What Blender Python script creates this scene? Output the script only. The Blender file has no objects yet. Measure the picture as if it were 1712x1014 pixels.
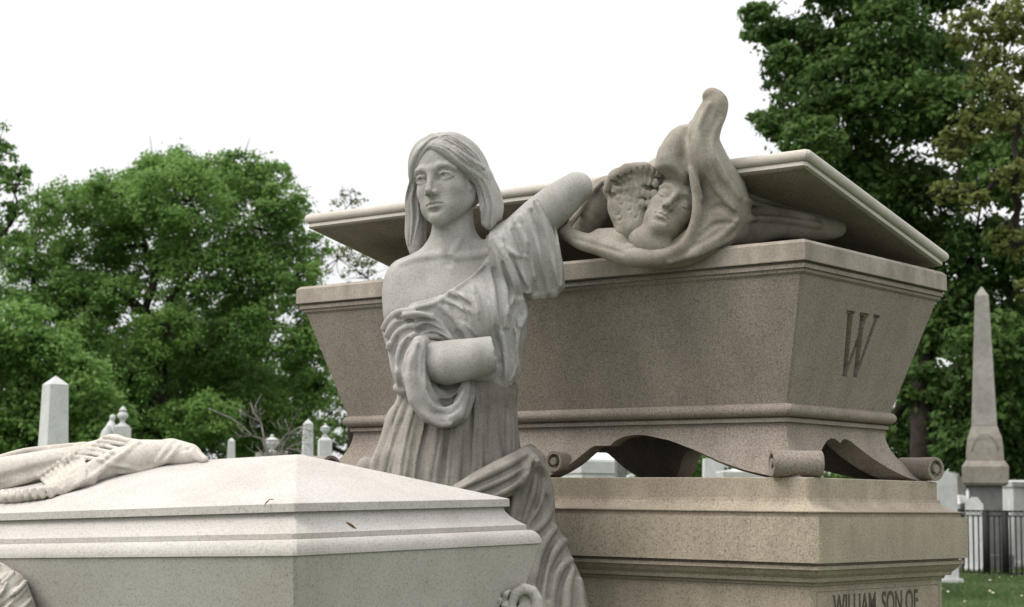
import bpy, math, random
import numpy as np
from mathutils import Matrix, Vector

random.seed(7)
rng = np.random.default_rng(7)
scene = bpy.context.scene
COL = scene.collection

# ------------------------------------------------------------------ camera
EYE = 1.35                                  # eye height above the lawn
FPX, CX, CY = 2971.3, 856.0, 507.0          # focal length and centre in photo pixels (1712 wide)
PITCH, ROLL = math.radians(6.373), math.radians(0.604)
_f = np.array([0, math.cos(PITCH), math.sin(PITCH)])
_u = np.array([0, -math.sin(PITCH), math.cos(PITCH)])
_x = np.array([1.0, 0, 0])
_c, _s = math.cos(ROLL), math.sin(ROLL)
CR, CU, CF = _c * _x + _s * _u, -_s * _x + _c * _u, _f
cam_d = bpy.data.cameras.new('camera')
cam = bpy.data.objects.new('camera', cam_d)
COL.objects.link(cam)
cam.matrix_world = Matrix(((CR[0], CU[0], -CF[0], 0), (CR[1], CU[1], -CF[1], 0), (CR[2], CU[2], -CF[2], EYE), (0, 0, 0, 1)))
cam_d.sensor_width = 36.0
cam_d.lens = FPX / 1712.0 * 36.0
cam_d.clip_end = 3000
cam_d.dof.use_dof = True
cam_d.dof.focus_distance = 4.85
cam_d.dof.aperture_fstop = 9.0
scene.camera = cam

# ------------------------------------------------------------------ sky, sun, exposure
SUN_EL, SUN_AZ = math.radians(54), math.radians(-104)   # azimuth from +Y (view direction) towards +X: high, from the left
world = bpy.data.worlds.new('World')
scene.world = world
world.use_nodes = True
wt = world.node_tree
for n in list(wt.nodes):
    wt.nodes.remove(n)
w_out = wt.nodes.new('ShaderNodeOutputWorld')
w_bg = wt.nodes.new('ShaderNodeBackground')
w_sky = wt.nodes.new('ShaderNodeTexSky')
w_sky.sky_type = 'NISHITA'
w_sky.sun_disc = False
w_sky.sun_elevation = SUN_EL
w_sky.sun_rotation = SUN_AZ
w_sky.air_density = 1.0
w_sky.dust_density = 4.0
w_hsv = wt.nodes.new('ShaderNodeHueSaturation')
w_hsv.inputs['Saturation'].default_value = 0.06
w_hsv.inputs['Value'].default_value = 1.0
wt.links.new(w_sky.outputs['Color'], w_hsv.inputs['Color'])
# thin, even cloud over the whole sky: pale grey-white with faint broad variation
w_tc = wt.nodes.new('ShaderNodeTexCoord')
w_nz = wt.nodes.new('ShaderNodeTexNoise')
w_nz.inputs['Scale'].default_value = 2.2
w_nz.inputs['Detail'].default_value = 4.0
w_rp = wt.nodes.new('ShaderNodeValToRGB')
w_rp.color_ramp.elements[0].color = (8.4, 8.5, 8.7, 1)
w_rp.color_ramp.elements[0].position = 0.3
w_rp.color_ramp.elements[1].color = (9.4, 9.35, 9.25, 1)
w_rp.color_ramp.elements[1].position = 0.7
wt.links.new(w_tc.outputs['Generated'], w_nz.inputs['Vector'])
wt.links.new(w_nz.outputs['Fac'], w_rp.inputs['Fac'])
w_mx = wt.nodes.new('ShaderNodeMixRGB')
w_mx.inputs['Fac'].default_value = 0.85
wt.links.new(w_hsv.outputs['Color'], w_mx.inputs['Color1'])
wt.links.new(w_rp.outputs['Color'], w_mx.inputs['Color2'])
# an overcast sky is brighter overhead than at the horizon, the same all the way round
w_sx = wt.nodes.new('ShaderNodeSeparateXYZ')
wt.links.new(w_tc.outputs['Generated'], w_sx.inputs['Vector'])
w_gr = wt.nodes.new('ShaderNodeMapRange')
w_gr.inputs['From Min'].default_value = 0.0
w_gr.inputs['From Max'].default_value = 1.0
w_gr.inputs['To Min'].default_value = 1.0
w_gr.inputs['To Max'].default_value = 2.1
wt.links.new(w_sx.outputs['Z'], w_gr.inputs['Value'])
w_ml = wt.nodes.new('ShaderNodeMixRGB'); w_ml.blend_type = 'MULTIPLY'; w_ml.inputs['Fac'].default_value = 1.0
wt.links.new(w_mx.outputs['Color'], w_ml.inputs['Color1'])
wt.links.new(w_gr.outputs['Result'], w_ml.inputs['Color2'])
wt.links.new(w_ml.outputs['Color'], w_bg.inputs['Color'])
w_bg.inputs['Strength'].default_value = 0.066
wt.links.new(w_bg.outputs['Background'], w_out.inputs['Surface'])

sun_d = bpy.data.lights.new('sun', 'SUN')
sun_d.energy = 1.5
sun_d.angle = math.radians(38)
sun_d.color = (1.0, 0.95, 0.87)
sun = bpy.data.objects.new('sun', sun_d)
COL.objects.link(sun)
_sd = Vector((math.sin(SUN_AZ) * math.cos(SUN_EL), math.cos(SUN_AZ) * math.cos(SUN_EL), math.sin(SUN_EL)))
sun.rotation_euler = _sd.to_track_quat('Z', 'Y').to_euler()
sun.location = _sd * 50

scene.view_settings.view_transform = 'Standard'
scene.view_settings.look = 'None'
scene.view_settings.gamma = 1.0
scene.view_settings.exposure = 0.70
scene.view_settings.use_curve_mapping = False
scene.cycles.max_bounces = 6
scene.cycles.diffuse_bounces = 1
scene.cycles.transparent_max_bounces = 8

# ------------------------------------------------------------------ helpers
def P(px, py, Y):
    """point of the place at depth Y (metres ahead of the eye) seen at photo pixel px, py"""
    d = CR * ((px - CX) / FPX) - CU * ((py - CY) / FPX) + CF
    d = d * (Y / d[1])
    return np.array([d[0], d[1], d[2] + EYE])

def node(t, kind, **kw):
    n = t.nodes.new(kind)
    for k, v in kw.items():
        n.inputs[k].default_value = v
    return n

def stone(name, cols, grain=170.0, amount=0.5, stain=(0.25, 0.22, 0.18), stain_amt=0.5, stain_scale=(3, 3, 1.2), rough=0.85, bump=0.35, dark=0.25, streak=0.0):
    """speckled stone: cols = (dark fleck, body, light fleck)"""
    m = bpy.data.materials.new(name)
    m.use_nodes = True
    t = m.node_tree
    b = t.nodes['Principled BSDF']
    b.inputs['Roughness'].default_value = rough
    b.inputs['Specular IOR Level'].default_value = 0.25
    tc = t.nodes.new('ShaderNodeTexCoord')
    n1 = node(t, 'ShaderNodeTexNoise', Scale=grain, Detail=2.0, Roughness=0.7)
    n2 = node(t, 'ShaderNodeTexNoise', Scale=grain * 0.8, Detail=2.0, Roughness=0.6)
    mp = node(t, 'ShaderNodeMapping')
    mp.inputs['Scale'].default_value = stain_scale
    n3 = node(t, 'ShaderNodeTexNoise', Scale=1.0, Detail=6.0, Roughness=0.62)
    n4 = node(t, 'ShaderNodeTexNoise', Scale=9.0, Detail=5.0, Roughness=0.65)
    for n in (n1, n2, n4):
        t.links.new(tc.outputs['Object'], n.inputs['Vector'])
    t.links.new(tc.outputs['Object'], mp.inputs['Vector'])
    t.links.new(mp.outputs['Vector'], n3.inputs['Vector'])
    r1 = t.nodes.new('ShaderNodeValToRGB')
    e = r1.color_ramp.elements
    e[0].position, e[0].color = 0.5 - 0.18, (*cols[0], 1)
    e[1].position, e[1].color = 0.5 + 0.2, (*cols[2], 1)
    k = e.new(0.5 - 0.02); k.color = (*cols[1], 1)
    mixn = t.nodes.new('ShaderNodeMixRGB'); mixn.inputs['Fac'].default_value = 0.35
    t.links.new(n1.outputs['Fac'], mixn.inputs['Color1']); t.links.new(n2.outputs['Fac'], mixn.inputs['Color2'])
    t.links.new(mixn.outputs['Color'], r1.inputs['Fac'])
    body = t.nodes.new('ShaderNodeMixRGB'); body.inputs['Fac'].default_value = amount
    body.inputs['Color1'].default_value = (*cols[1], 1)
    t.links.new(r1.outputs['Color'], body.inputs['Color2'])
    # weather stains of their own shape
    r3 = t.nodes.new('ShaderNodeValToRGB')
    r3.color_ramp.elements[0].position, r3.color_ramp.elements[0].color = 0.42, (0, 0, 0, 1)
    r3.color_ramp.elements[1].position, r3.color_ramp.elements[1].color = 0.72, (1, 1, 1, 1)
    t.links.new(n3.outputs['Fac'], r3.inputs['Fac'])
    sm = t.nodes.new('ShaderNodeMath'); sm.operation = 'MULTIPLY'; sm.inputs[1].default_value = stain_amt
    t.links.new(r3.outputs['Color'], sm.inputs[0])
    ml = t.nodes.new('ShaderNodeMixRGB'); ml.blend_type = 'MULTIPLY'
    ml.inputs['Color2'].default_value = (*[min(1, s / max(1e-3, c)) for s, c in zip(stain, cols[1])], 1)
    t.links.new(sm.outputs['Value'], ml.inputs['Fac']); t.links.new(body.outputs['Color'], ml.inputs['Color1'])
    r4 = t.nodes.new('ShaderNodeValToRGB')
    r4.color_ramp.elements[0].position, r4.color_ramp.elements[0].color = 0.3, (1 - dark, 1 - dark, 1 - dark, 1)
    r4.color_ramp.elements[1].position, r4.color_ramp.elements[1].color = 0.65, (1, 1, 1, 1)
    t.links.new(n4.outputs['Fac'], r4.inputs['Fac'])
    m4 = t.nodes.new('ShaderNodeMixRGB'); m4.blend_type = 'MULTIPLY'; m4.inputs['Fac'].default_value = 1.0
    t.links.new(ml.outputs['Color'], m4.inputs['Color1']); t.links.new(r4.outputs['Color'], m4.inputs['Color2'])
    last = m4
    if streak > 0:      # rain streaks running down the stone
        mq_ = node(t, 'ShaderNodeMapping'); mq_.inputs['Scale'].default_value = (13.0, 13.0, 0.9)
        n5 = node(t, 'ShaderNodeTexNoise', Scale=1.0, Detail=5.0, Roughness=0.6)
        t.links.new(tc.outputs['Object'], mq_.inputs['Vector']); t.links.new(mq_.outputs['Vector'], n5.inputs['Vector'])
        r5 = t.nodes.new('ShaderNodeValToRGB')
        r5.color_ramp.elements[0].position, r5.color_ramp.elements[0].color = 0.36, (1 - streak, 1 - streak, 1 - streak * 1.05, 1)
        r5.color_ramp.elements[1].position, r5.color_ramp.elements[1].color = 0.6, (1, 1, 1, 1)
        t.links.new(n5.outputs['Fac'], r5.inputs['Fac'])
        m5 = t.nodes.new('ShaderNodeMixRGB'); m5.blend_type = 'MULTIPLY'; m5.inputs['Fac'].default_value = 1.0
        t.links.new(m4.outputs['Color'], m5.inputs['Color1']); t.links.new(r5.outputs['Color'], m5.inputs['Color2'])
        last = m5
    t.links.new(last.outputs['Color'], b.inputs['Base Color'])
    bp = node(t, 'ShaderNodeBump', Strength=bump, Distance=0.0015)
    t.links.new(mixn.outputs['Color'], bp.inputs['Height'])
    t.links.new(bp.outputs['Normal'], b.inputs['Normal'])
    return m

def flat(name, col, rough=0.8, var=0.3, scale=6.0, metallic=0.0):
    m = bpy.data.materials.new(name)
    m.use_nodes = True
    t = m.node_tree
    b = t.nodes['Principled BSDF']
    b.inputs['Roughness'].default_value = rough
    b.inputs['Metallic'].default_value = metallic
    b.inputs['Specular IOR Level'].default_value = 0.2
    tc = t.nodes.new('ShaderNodeTexCoord')
    n = node(t, 'ShaderNodeTexNoise', Scale=scale, Detail=5.0, Roughness=0.65)
    t.links.new(tc.outputs['Object'], n.inputs['Vector'])
    r = t.nodes.new('ShaderNodeValToRGB')
    r.color_ramp.elements[0].position, r.color_ramp.elements[0].color = 0.3, (*[c * (1 - var) for c in col], 1)
    r.color_ramp.elements[1].position, r.color_ramp.elements[1].color = 0.7, (*[min(1, c * (1 + var)) for c in col], 1)
    t.links.new(n.outputs['Fac'], r.inputs['Fac'])
    t.links.new(r.outputs['Color'], b.inputs['Base Color'])
    return m

def mesh_obj(name, verts, faces, mat, parent=None, smooth=False, loc=None):
    me = bpy.data.meshes.new(name)
    me.from_pydata([tuple(map(float, v)) for v in verts], [], [tuple(map(int, f)) for f in faces])
    me.validate()
    me.update()
    o = bpy.data.objects.new(name, me)
    COL.objects.link(o)
    if mat:
        me.materials.append(mat)
    if smooth:
        me.polygons.foreach_set('use_smooth', np.ones(len(me.polygons), dtype=bool))
    if parent:
        o.parent = parent
    if loc is not None:
        o.location = loc
    return o

def fast_mesh(name, V, Q, mat, parent=None, smooth=True):
    """V (n,3) array, Q (m,4) quads or (m,3) tris"""
    me = bpy.data.meshes.new(name)
    k = Q.shape[1]
    me.vertices.add(len(V))
    me.vertices.foreach_set('co', np.ascontiguousarray(V, dtype=np.float32).ravel())
    me.loops.add(len(Q) * k)
    me.loops.foreach_set('vertex_index', np.ascontiguousarray(Q, dtype=np.int32).ravel())
    me.polygons.add(len(Q))
    me.polygons.foreach_set('loop_start', np.arange(0, len(Q) * k, k, dtype=np.int32))
    me.polygons.foreach_set('loop_total', np.full(len(Q), k, dtype=np.int32))
    me.polygons.foreach_set('use_smooth', np.full(len(Q), smooth, dtype=bool))
    me.update(calc_edges=True)
    me.validate()
    me.materials.append(mat)
    o = bpy.data.objects.new(name, me)
    COL.objects.link(o)
    if parent:
        o.parent = parent
    return o

def empty(name, loc=(0, 0, 0), rz=0.0, parent=None):
    o = bpy.data.objects.new(name, None)
    COL.objects.link(o)
    o.location = loc
    o.rotation_euler = (0, 0, rz)
    o.empty_display_size = 0.1
    if parent:
        o.parent = parent
    return o

def tag(o, label=None, cat=None, group=None, kind=None):
    if label: o['label'] = label
    if cat: o['category'] = cat
    if group: o['group'] = group
    if kind: o['kind'] = kind
    return o

def rings(levels, ch=0.004, cap=True):
    """stack of chamfered rectangles: levels = (z, half x, half y) -> verts, faces"""
    V, F = [], []
    for z, a, b in levels:
        c = min(ch, a * 0.4, b * 0.4)
        V += [(a, -b + c, z), (a, b - c, z), (a - c, b, z), (-a + c, b, z), (-a, b - c, z), (-a, -b + c, z), (-a + c, -b, z), (a - c, -b, z)]
    n = len(levels)
    for i in range(n - 1):
        for j in range(8):
            k = (j + 1) % 8
            F.append((i * 8 + j, i * 8 + k, (i + 1) * 8 + k, (i + 1) * 8 + j))
    if cap:
        F.append(tuple(range(7, -1, -1)))
        F.append(tuple((n - 1) * 8 + j for j in range(8)))
    return V, F

def half_round(z0, z1, a, b, out, n=8):
    """levels of a torus moulding from z0 up to z1 standing proud by out"""
    L = []
    for i in range(n + 1):
        t = math.pi * i / n
        L.append((z0 + (z1 - z0) * (1 - math.cos(t)) / 2, a + out * math.sin(t), b + out * math.sin(t)))
    return L

def lathe(profile, seg=20, sx=1.0, sy=1.0):
    V, F = [], []
    n = len(profile)
    for r, z in profile:
        for j in range(seg):
            a = 2 * math.pi * j / seg
            V.append((r * math.cos(a) * sx, r * math.sin(a) * sy, z))
    for i in range(n - 1):
        for j in range(seg):
            k = (j + 1) % seg
            F.append((i * seg + j, i * seg + k, (i + 1) * seg + k, (i + 1) * seg + j))
    F.append(tuple(range(seg - 1, -1, -1)))
    F.append(tuple((n - 1) * seg + j for j in range(seg)))
    return V, F

def tube(pts, rad, seg=6):
    """tapered tube along points -> verts, faces"""
    V, F = [], []
    pts = [np.array(p, float) for p in pts]
    n = len(pts)
    for i, p in enumerate(pts):
        d = pts[min(i + 1, n - 1)] - pts[max(i - 1, 0)]
        d = d / (np.linalg.norm(d) + 1e-9)
        a = np.cross(d, [0, 0, 1.0]) if abs(d[2]) < 0.9 else np.cross(d, [1.0, 0, 0])
        a = a / np.linalg.norm(a)
        b = np.cross(d, a)
        for j in range(seg):
            t = 2 * math.pi * j / seg
            V.append(p + rad[i] * (math.cos(t) * a + math.sin(t) * b))
    for i in range(n - 1):
        for j in range(seg):
            k = (j + 1) % seg
            F.append((i * seg + j, i * seg + k, (i + 1) * seg + k, (i + 1) * seg + j))
    F.append(tuple(range(seg - 1, -1, -1)))
    F.append(tuple((n - 1) * seg + j for j in range(seg)))
    return V, F

def merge(parts):
    V, F = [], []
    for v, f in parts:
        o = len(V)
        V += [tuple(map(float, p)) for p in v]
        F += [tuple(i + o for i in q) for q in f]
    return V, F

# ------------------------------------------------------------------ carving kit: distance fields turned into surfaces
class Field:
    def __init__(self, lo, hi, h):
        self.lo = np.minimum(lo, hi).astype(np.float64)
        self.h = h
        self.n = np.ceil((np.maximum(lo, hi) - self.lo) / h).astype(int) + 1
        self.ax = [(self.lo[i] + h * np.arange(self.n[i])).astype(np.float32) for i in range(3)]
        self.F = np.full(self.n, 0.2, dtype=np.float32)

    def box(self, lo, hi, pad):
        s = []
        for i in range(3):
            a = int(max(0, math.floor((lo[i] - pad - self.lo[i]) / self.h)))
            b = int(min(self.n[i], math.ceil((hi[i] + pad - self.lo[i]) / self.h) + 1))
            if b <= a:
                return None, None
            s.append(slice(a, b))
        g = (self.ax[0][s[0]][:, None, None], self.ax[1][s[1]][None, :, None], self.ax[2][s[2]][None, None, :])
        return tuple(s), g

    def put(self, s, d, k, mode):
        A = self.F[s]
        if mode == 'add':
            if k > 0:
                hh = np.maximum(k - np.abs(A - d), 0) / k
                self.F[s] = np.minimum(A, d) - hh * hh * (k * 0.25)
            else:
                self.F[s] = np.minimum(A, d)
        elif mode == 'cut':
            d = -d
            if k > 0:
                hh = np.maximum(k - np.abs(A - d), 0) / k
                self.F[s] = np.maximum(A, d) + hh * hh * (k * 0.25)
            else:
                self.F[s] = np.maximum(A, d)

    def chain(self, pts, rad, k=0.01, mode='add', flat_end=False, flat_start=False, sm=1):
        """tapered capsules along points; sm > 1 rounds the bends"""
        pts = np.asarray(pts, float)
        rad = np.asarray(rad, float) * np.ones(len(pts))
        if sm > 1 and len(pts) > 2:
            q = np.concatenate([pts, rad[:, None]], 1)
            out = []
            for i in range(len(q) - 1):
                p0, p1, p2, p3 = q[max(i - 1, 0)], q[i], q[i + 1], q[min(i + 2, len(q) - 1)]
                for f in np.arange(sm) / sm:
                    out.append(0.5 * (2 * p1 + (p2 - p0) * f + (2 * p0 - 5 * p1 + 4 * p2 - p3) * f * f + (3 * p1 - p0 - 3 * p2 + p3) * f ** 3))
            q = np.array(out + [q[-1]])
            pts, rad = q[:, :3], q[:, 3]
        R = rad.max()
        s, (x, y, z) = self.box(pts.min(0), pts.max(0), R + k + 4 * self.h)
        if s is None:
            return
        D = None
        for i in range(len(pts) - 1):
            a, b = pts[i], pts[i + 1]
            ab = b - a
            L = float(ab @ ab) + 1e-12
            px, py, pz = x - np.float32(a[0]), y - np.float32(a[1]), z - np.float32(a[2])
            t = (px * np.float32(ab[0] / L) + py * np.float32(ab[1] / L) + pz * np.float32(ab[2] / L))
            tc = np.clip(t, 0, 1)
            qx, qy, qz = px - tc * np.float32(ab[0]), py - tc * np.float32(ab[1]), pz - tc * np.float32(ab[2])
            d = np.sqrt(qx * qx + qy * qy + qz * qz) - (np.float32(rad[i]) + tc * np.float32(rad[i + 1] - rad[i]))
            if flat_end and i == len(pts) - 2:
                d = np.maximum(d, (t - 1) * np.float32(math.sqrt(L)))
            if flat_start and i == 0:
                d = np.maximum(d, -t * np.float32(math.sqrt(L)))
            D = d if D is None else np.minimum(D, d)
        self.put(s, D, k, mode)

    def ell(self, c, r, k=0.01, mode='add', rot=None):
        c = np.asarray(c, float)
        r = np.asarray(r, float)
        R = r.max()
        s, (x, y, z) = self.box(c - R, c + R, k + 4 * self.h)
        if s is None:
            return
        px, py, pz = x - np.float32(c[0]), y - np.float32(c[1]), z - np.float32(c[2])
        M = np.eye(3) if rot is None else np.asarray(rot, float)      # rows: local axes
        q = [np.float32(M[i, 0]) * px + np.float32(M[i, 1]) * py + np.float32(M[i, 2]) * pz for i in range(3)]
        k0 = np.sqrt((q[0] / r[0]) ** 2 + (q[1] / r[1]) ** 2 + (q[2] / r[2]) ** 2)
        k1 = np.sqrt((q[0] / r[0] ** 2) ** 2 + (q[1] / r[1] ** 2) ** 2 + (q[2] / r[2] ** 2) ** 2)
        self.put(s, (k0 * (k0 - 1) / np.maximum(k1, 1e-6)).astype(np.float32), k, mode)

    def plane_cut(self, p, n, k=0.003):
        """remove everything on the side n points to"""
        n = np.asarray(n, float); n = n / np.linalg.norm(n)
        x, y, z = self.ax[0][:, None, None], self.ax[1][None, :, None], self.ax[2][None, None, :]
        d = (x - np.float32(p[0])) * np.float32(n[0]) + (y - np.float32(p[1])) * np.float32(n[1]) + (z - np.float32(p[2])) * np.float32(n[2])
        self.put((slice(None),) * 3, -d, k, 'cut')

    def pixels(self):
        """photo pixel of every voxel (used to trim cloth along an edge seen in the photograph)"""
        x, y, z = self.ax[0][:, None, None], self.ax[1][None, :, None], self.ax[2][None, None, :] - np.float32(EYE)
        a = [x * np.float32(v[0]) + y * np.float32(v[1]) + z * np.float32(v[2]) for v in (CR, CU, CF)]
        return CX + FPX * a[0] / a[2], CY - FPX * a[1] / a[2]

    def prism(self, poly, U, k=0.004):
        """keep only what lies within the outline poly"""
        u, v = self.pixels()
        poly = np.asarray(poly, float)
        D = np.full(u.shape, 1e9, dtype=np.float32)
        ins = np.zeros(u.shape, dtype=bool)
        n = len(poly)
        for i in range(n):
            a, b = poly[i], poly[(i + 1) % n]
            e = b - a
            t = np.clip(((u - a[0]) * e[0] + (v - a[1]) * e[1]) / (e @ e + 1e-9), 0, 1)
            D = np.minimum(D, (u - a[0] - t * e[0]) ** 2 + (v - a[1] - t * e[1]) ** 2)
            c = ((a[1] <= v) & (b[1] > v)) | ((b[1] <= v) & (a[1] > v))
            if abs(e[1]) > 1e-9:
                ins ^= c & (u < a[0] + (v - a[1]) / e[1] * e[0])
        D = (np.sqrt(D) * np.where(ins, -1, 1) * U).astype(np.float32)
        hh = np.maximum(k - np.abs(self.F - D), 0) / k
        self.F = np.maximum(self.F, D) + hh * hh * np.float32(k * 0.25)

    def hit(self, px, py, y0, y1):
        """depth of the first surface along the sight line, or None"""
        ys = np.arange(y0, y1, self.h * 0.7)
        d = CR * ((px - CX) / FPX) - CU * ((py - CY) / FPX) + CF
        d = d / d[1]
        pts = ys[:, None] * d[None, :] + np.array([0, 0, EYE])
        ix = np.round((pts - self.lo) / self.h).astype(int)
        ok = ((ix >= 0) & (ix < self.n)).all(1)
        ix = np.clip(ix, 0, self.n - 1)
        val = np.where(ok, self.F[ix[:, 0], ix[:, 1], ix[:, 2]], 0.2)
        j = np.nonzero(val < 0)[0]
        return None if len(j) == 0 else float(ys[j[0]])

    def stroke(self, pix, rad, lift=0.0, k=0.006, mode='add', yr=(3.0, 6.0), fine=8.0, depth=None):
        """a ridge (add) or groove (cut) that follows the surface along a line of photo pixels"""
        pix = np.asarray(pix, float)
        rad = np.asarray(rad, float) * np.ones(len(pix))
        pts, rr = [], []
        seg = np.linalg.norm(np.diff(pix, axis=0), axis=1)
        s = np.concatenate([[0], np.cumsum(seg)])
        m = max(4, int(s[-1] / fine))
        # smooth the polyline a little (Catmull-Rom)
        for t in np.linspace(0, s[-1], m):
            i = min(len(pix) - 2, max(0, int(np.searchsorted(s, t, side='right') - 1)))
            f = (t - s[i]) / max(seg[i], 1e-6)
            p0, p1, p2, p3 = pix[max(i - 1, 0)], pix[i], pix[i + 1], pix[min(i + 2, len(pix) - 1)]
            q = 0.5 * (2 * p1 + (p2 - p0) * f + (2 * p0 - 5 * p1 + 4 * p2 - p3) * f * f + (3 * p1 - p0 - 3 * p2 + p3) * f ** 3)
            pts.append(q); rr.append(rad[i] * (1 - f) + rad[i + 1] * f)
        ds = [self.hit(q[0], q[1], *yr) for q in pts]
        good = [i for i, d in enumerate(ds) if d is not None]
        if not good:
            return
        pts, rr = pts[good[0]:good[-1] + 1], rr[good[0]:good[-1] + 1]
        if len(pts) < 2:
            return
        ds = np.interp(range(good[0], good[-1] + 1), good, [ds[i] for i in good])
        ds = np.convolve(np.pad(ds, 1, mode='edge'), [0.25, 0.5, 0.25], mode='valid')
        W = [P(q[0], q[1], d - lift) for q, d in zip(pts, ds)]
        self.chain(W, np.maximum(rr, 1e-4), k=k, mode=mode)

    def bumps(self, amp, freq, seed=0, octaves=2):
        """slight unevenness of the carved surface"""
        r = np.random.default_rng(seed)
        x, y, z = self.ax[0][:, None, None], self.ax[1][None, :, None], self.ax[2][None, None, :]
        acc = np.zeros(self.F.shape, dtype=np.float32)
        for o in range(octaves):
            for j in range(4):
                v = r.normal(size=3); v = v / np.linalg.norm(v) * freq * (1.9 ** o) * r.uniform(0.7, 1.3)
                acc += np.sin(x * np.float32(v[0]) + y * np.float32(v[1]) + z * np.float32(v[2]) + np.float32(r.uniform(0, 6.28))) * np.float32(amp / (1.6 ** o) / 2)
        self.F += acc

    def surface(self, smooth=1):
        F = self.F
        F[0], F[-1] = np.maximum(F[0], 1e-3), np.maximum(F[-1], 1e-3)
        F[:, 0], F[:, -1] = np.maximum(F[:, 0], 1e-3), np.maximum(F[:, -1], 1e-3)
        F[:, :, 0], F[:, :, -1] = np.maximum(F[:, :, 0], 1e-3), np.maximum(F[:, :, -1], 1e-3)
        S = F < 0
        cnt = np.zeros(tuple(np.array(S.shape) - 1), dtype=np.int8)
        for dx in (0, 1):
            for dy in (0, 1):
                for dz in (0, 1):
                    cnt += S[dx:S.shape[0] - 1 + dx, dy:S.shape[1] - 1 + dy, dz:S.shape[2] - 1 + dz]
        act = (cnt > 0) & (cnt < 8)
        I = np.argwhere(act)
        idx = np.full(act.shape, -1, dtype=np.int32)
        idx[act] = np.arange(len(I))
        cor = [(i, j, k) for i in (0, 1) for j in (0, 1) for k in (0, 1)]
        val = {c: F[I[:, 0] + c[0], I[:, 1] + c[1], I[:, 2] + c[2]] for c in cor}
        acc = np.zeros((len(I), 3)); num = np.zeros(len(I))
        for c in cor:
            for a in range(3):
                if c[a] == 0:
                    e = list(c); e[a] = 1; e = tuple(e)
                    v0, v1 = val[c], val[e]
                    m = (v0 < 0) != (v1 < 0)
                    t = np.where(m, v0 / np.where(m, v0 - v1, 1), 0)
                    q = np.tile(np.array(c, float), (len(I), 1)); q[:, a] += t
                    acc += q * m[:, None]; num += m
        V = self.lo + self.h * (I + acc / num[:, None])
        Q = []
        for a in range(3):
            b, c = (a + 1) % 3, (a + 2) % 3
            sl0 = [slice(None)] * 3; sl1 = [slice(None)] * 3
            sl0[a] = slice(0, -1); sl1[a] = slice(1, None)
            A, B = S[tuple(sl0)], S[tuple(sl1)]
            E = np.argwhere(A != B)
            ok = (E[:, b] > 0) & (E[:, c] > 0) & (E[:, b] < act.shape[b]) & (E[:, c] < act.shape[c])
            E = E[ok]
            ins = S[E[:, 0], E[:, 1], E[:, 2]]
            def cell(db, dc):
                G = E.copy(); G[:, b] -= db; G[:, c] -= dc
                return idx[G[:, 0], G[:, 1], G[:, 2]]
            q = np.stack([cell(1, 1), cell(0, 1), cell(0, 0), cell(1, 0)], 1)
            q[~ins] = q[~ins][:, ::-1]
            Q.append(q)
        Q = np.concatenate(Q)
        for _ in range(smooth):
            ed = np.concatenate([Q[:, [0, 1]], Q[:, [1, 2]], Q[:, [2, 3]], Q[:, [3, 0]]])
            w = np.bincount(ed[:, 0], minlength=len(V)).astype(float) + np.bincount(ed[:, 1], minlength=len(V))
            N = np.stack([np.bincount(ed[:, 0], weights=V[ed[:, 1], i], minlength=len(V)) + np.bincount(ed[:, 1], weights=V[ed[:, 0], i], minlength=len(V)) for i in range(3)], 1)
            V = V * 0.4 + 0.6 * N / np.maximum(w, 1)[:, None]
        return V, Q

def carve_obj(name, field, mat, parent, smooth=1):
    V, Q = field.surface(smooth)
    if parent is not None:
        V = V - np.array(parent.location)          # parents of carved pieces stand unrotated
    return fast_mesh(name, V, Q, mat, parent)
# ------------------------------------------------------------------ stones
M_sarc = stone('brown_granite', ((0.076, 0.065, 0.057), (0.282, 0.240, 0.203), (0.45, 0.395, 0.34)), grain=240, amount=0.8, stain=(0.19, 0.165, 0.142), stain_amt=0.45, stain_scale=(2.6, 2.6, 1.2), bump=0.25, dark=0.12, streak=0.12)
M_plinth = stone('tan_granite', ((0.11, 0.095, 0.075), (0.395, 0.335, 0.260), (0.56, 0.495, 0.40)), grain=210, amount=0.75, stain=(0.24, 0.20, 0.155), stain_amt=0.6, stain_scale=(1.8, 1.8, 2.2), bump=0.25, dark=0.15, streak=0.15)
M_rim = stone('rubbed_granite', ((0.18, 0.155, 0.13), (0.40, 0.35, 0.30), (0.54, 0.49, 0.43)), grain=240, amount=0.55, stain=(0.20, 0.165, 0.135), stain_amt=0.75, stain_scale=(3.5, 3.5, 3.5), bump=0.22, dark=0.2, streak=0.2)
M_lid = stone('pale_granite', ((0.30, 0.27, 0.24), (0.56, 0.515, 0.46), (0.68, 0.63, 0.58)), grain=240, amount=0.45, stain=(0.32, 0.28, 0.24), stain_amt=0.5, stain_scale=(2.5, 2.5, 2.5), bump=0.2, dark=0.12)
M_tomb = stone('grey_marble', ((0.20, 0.19, 0.178), (0.49, 0.462, 0.438), (0.60, 0.568, 0.54)), grain=230, amount=0.7, stain=(0.34, 0.31, 0.27), stain_amt=0.5, stain_scale=(3.0, 3.0, 3.0), bump=0.25, dark=0.08)
M_border = flat('border_groove', (0.17, 0.14, 0.11), 0.9, 0.3, 60)
M_letter = flat('lettering_stain', (0.10, 0.08, 0.062), 0.9, 0.3, 60)

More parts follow.
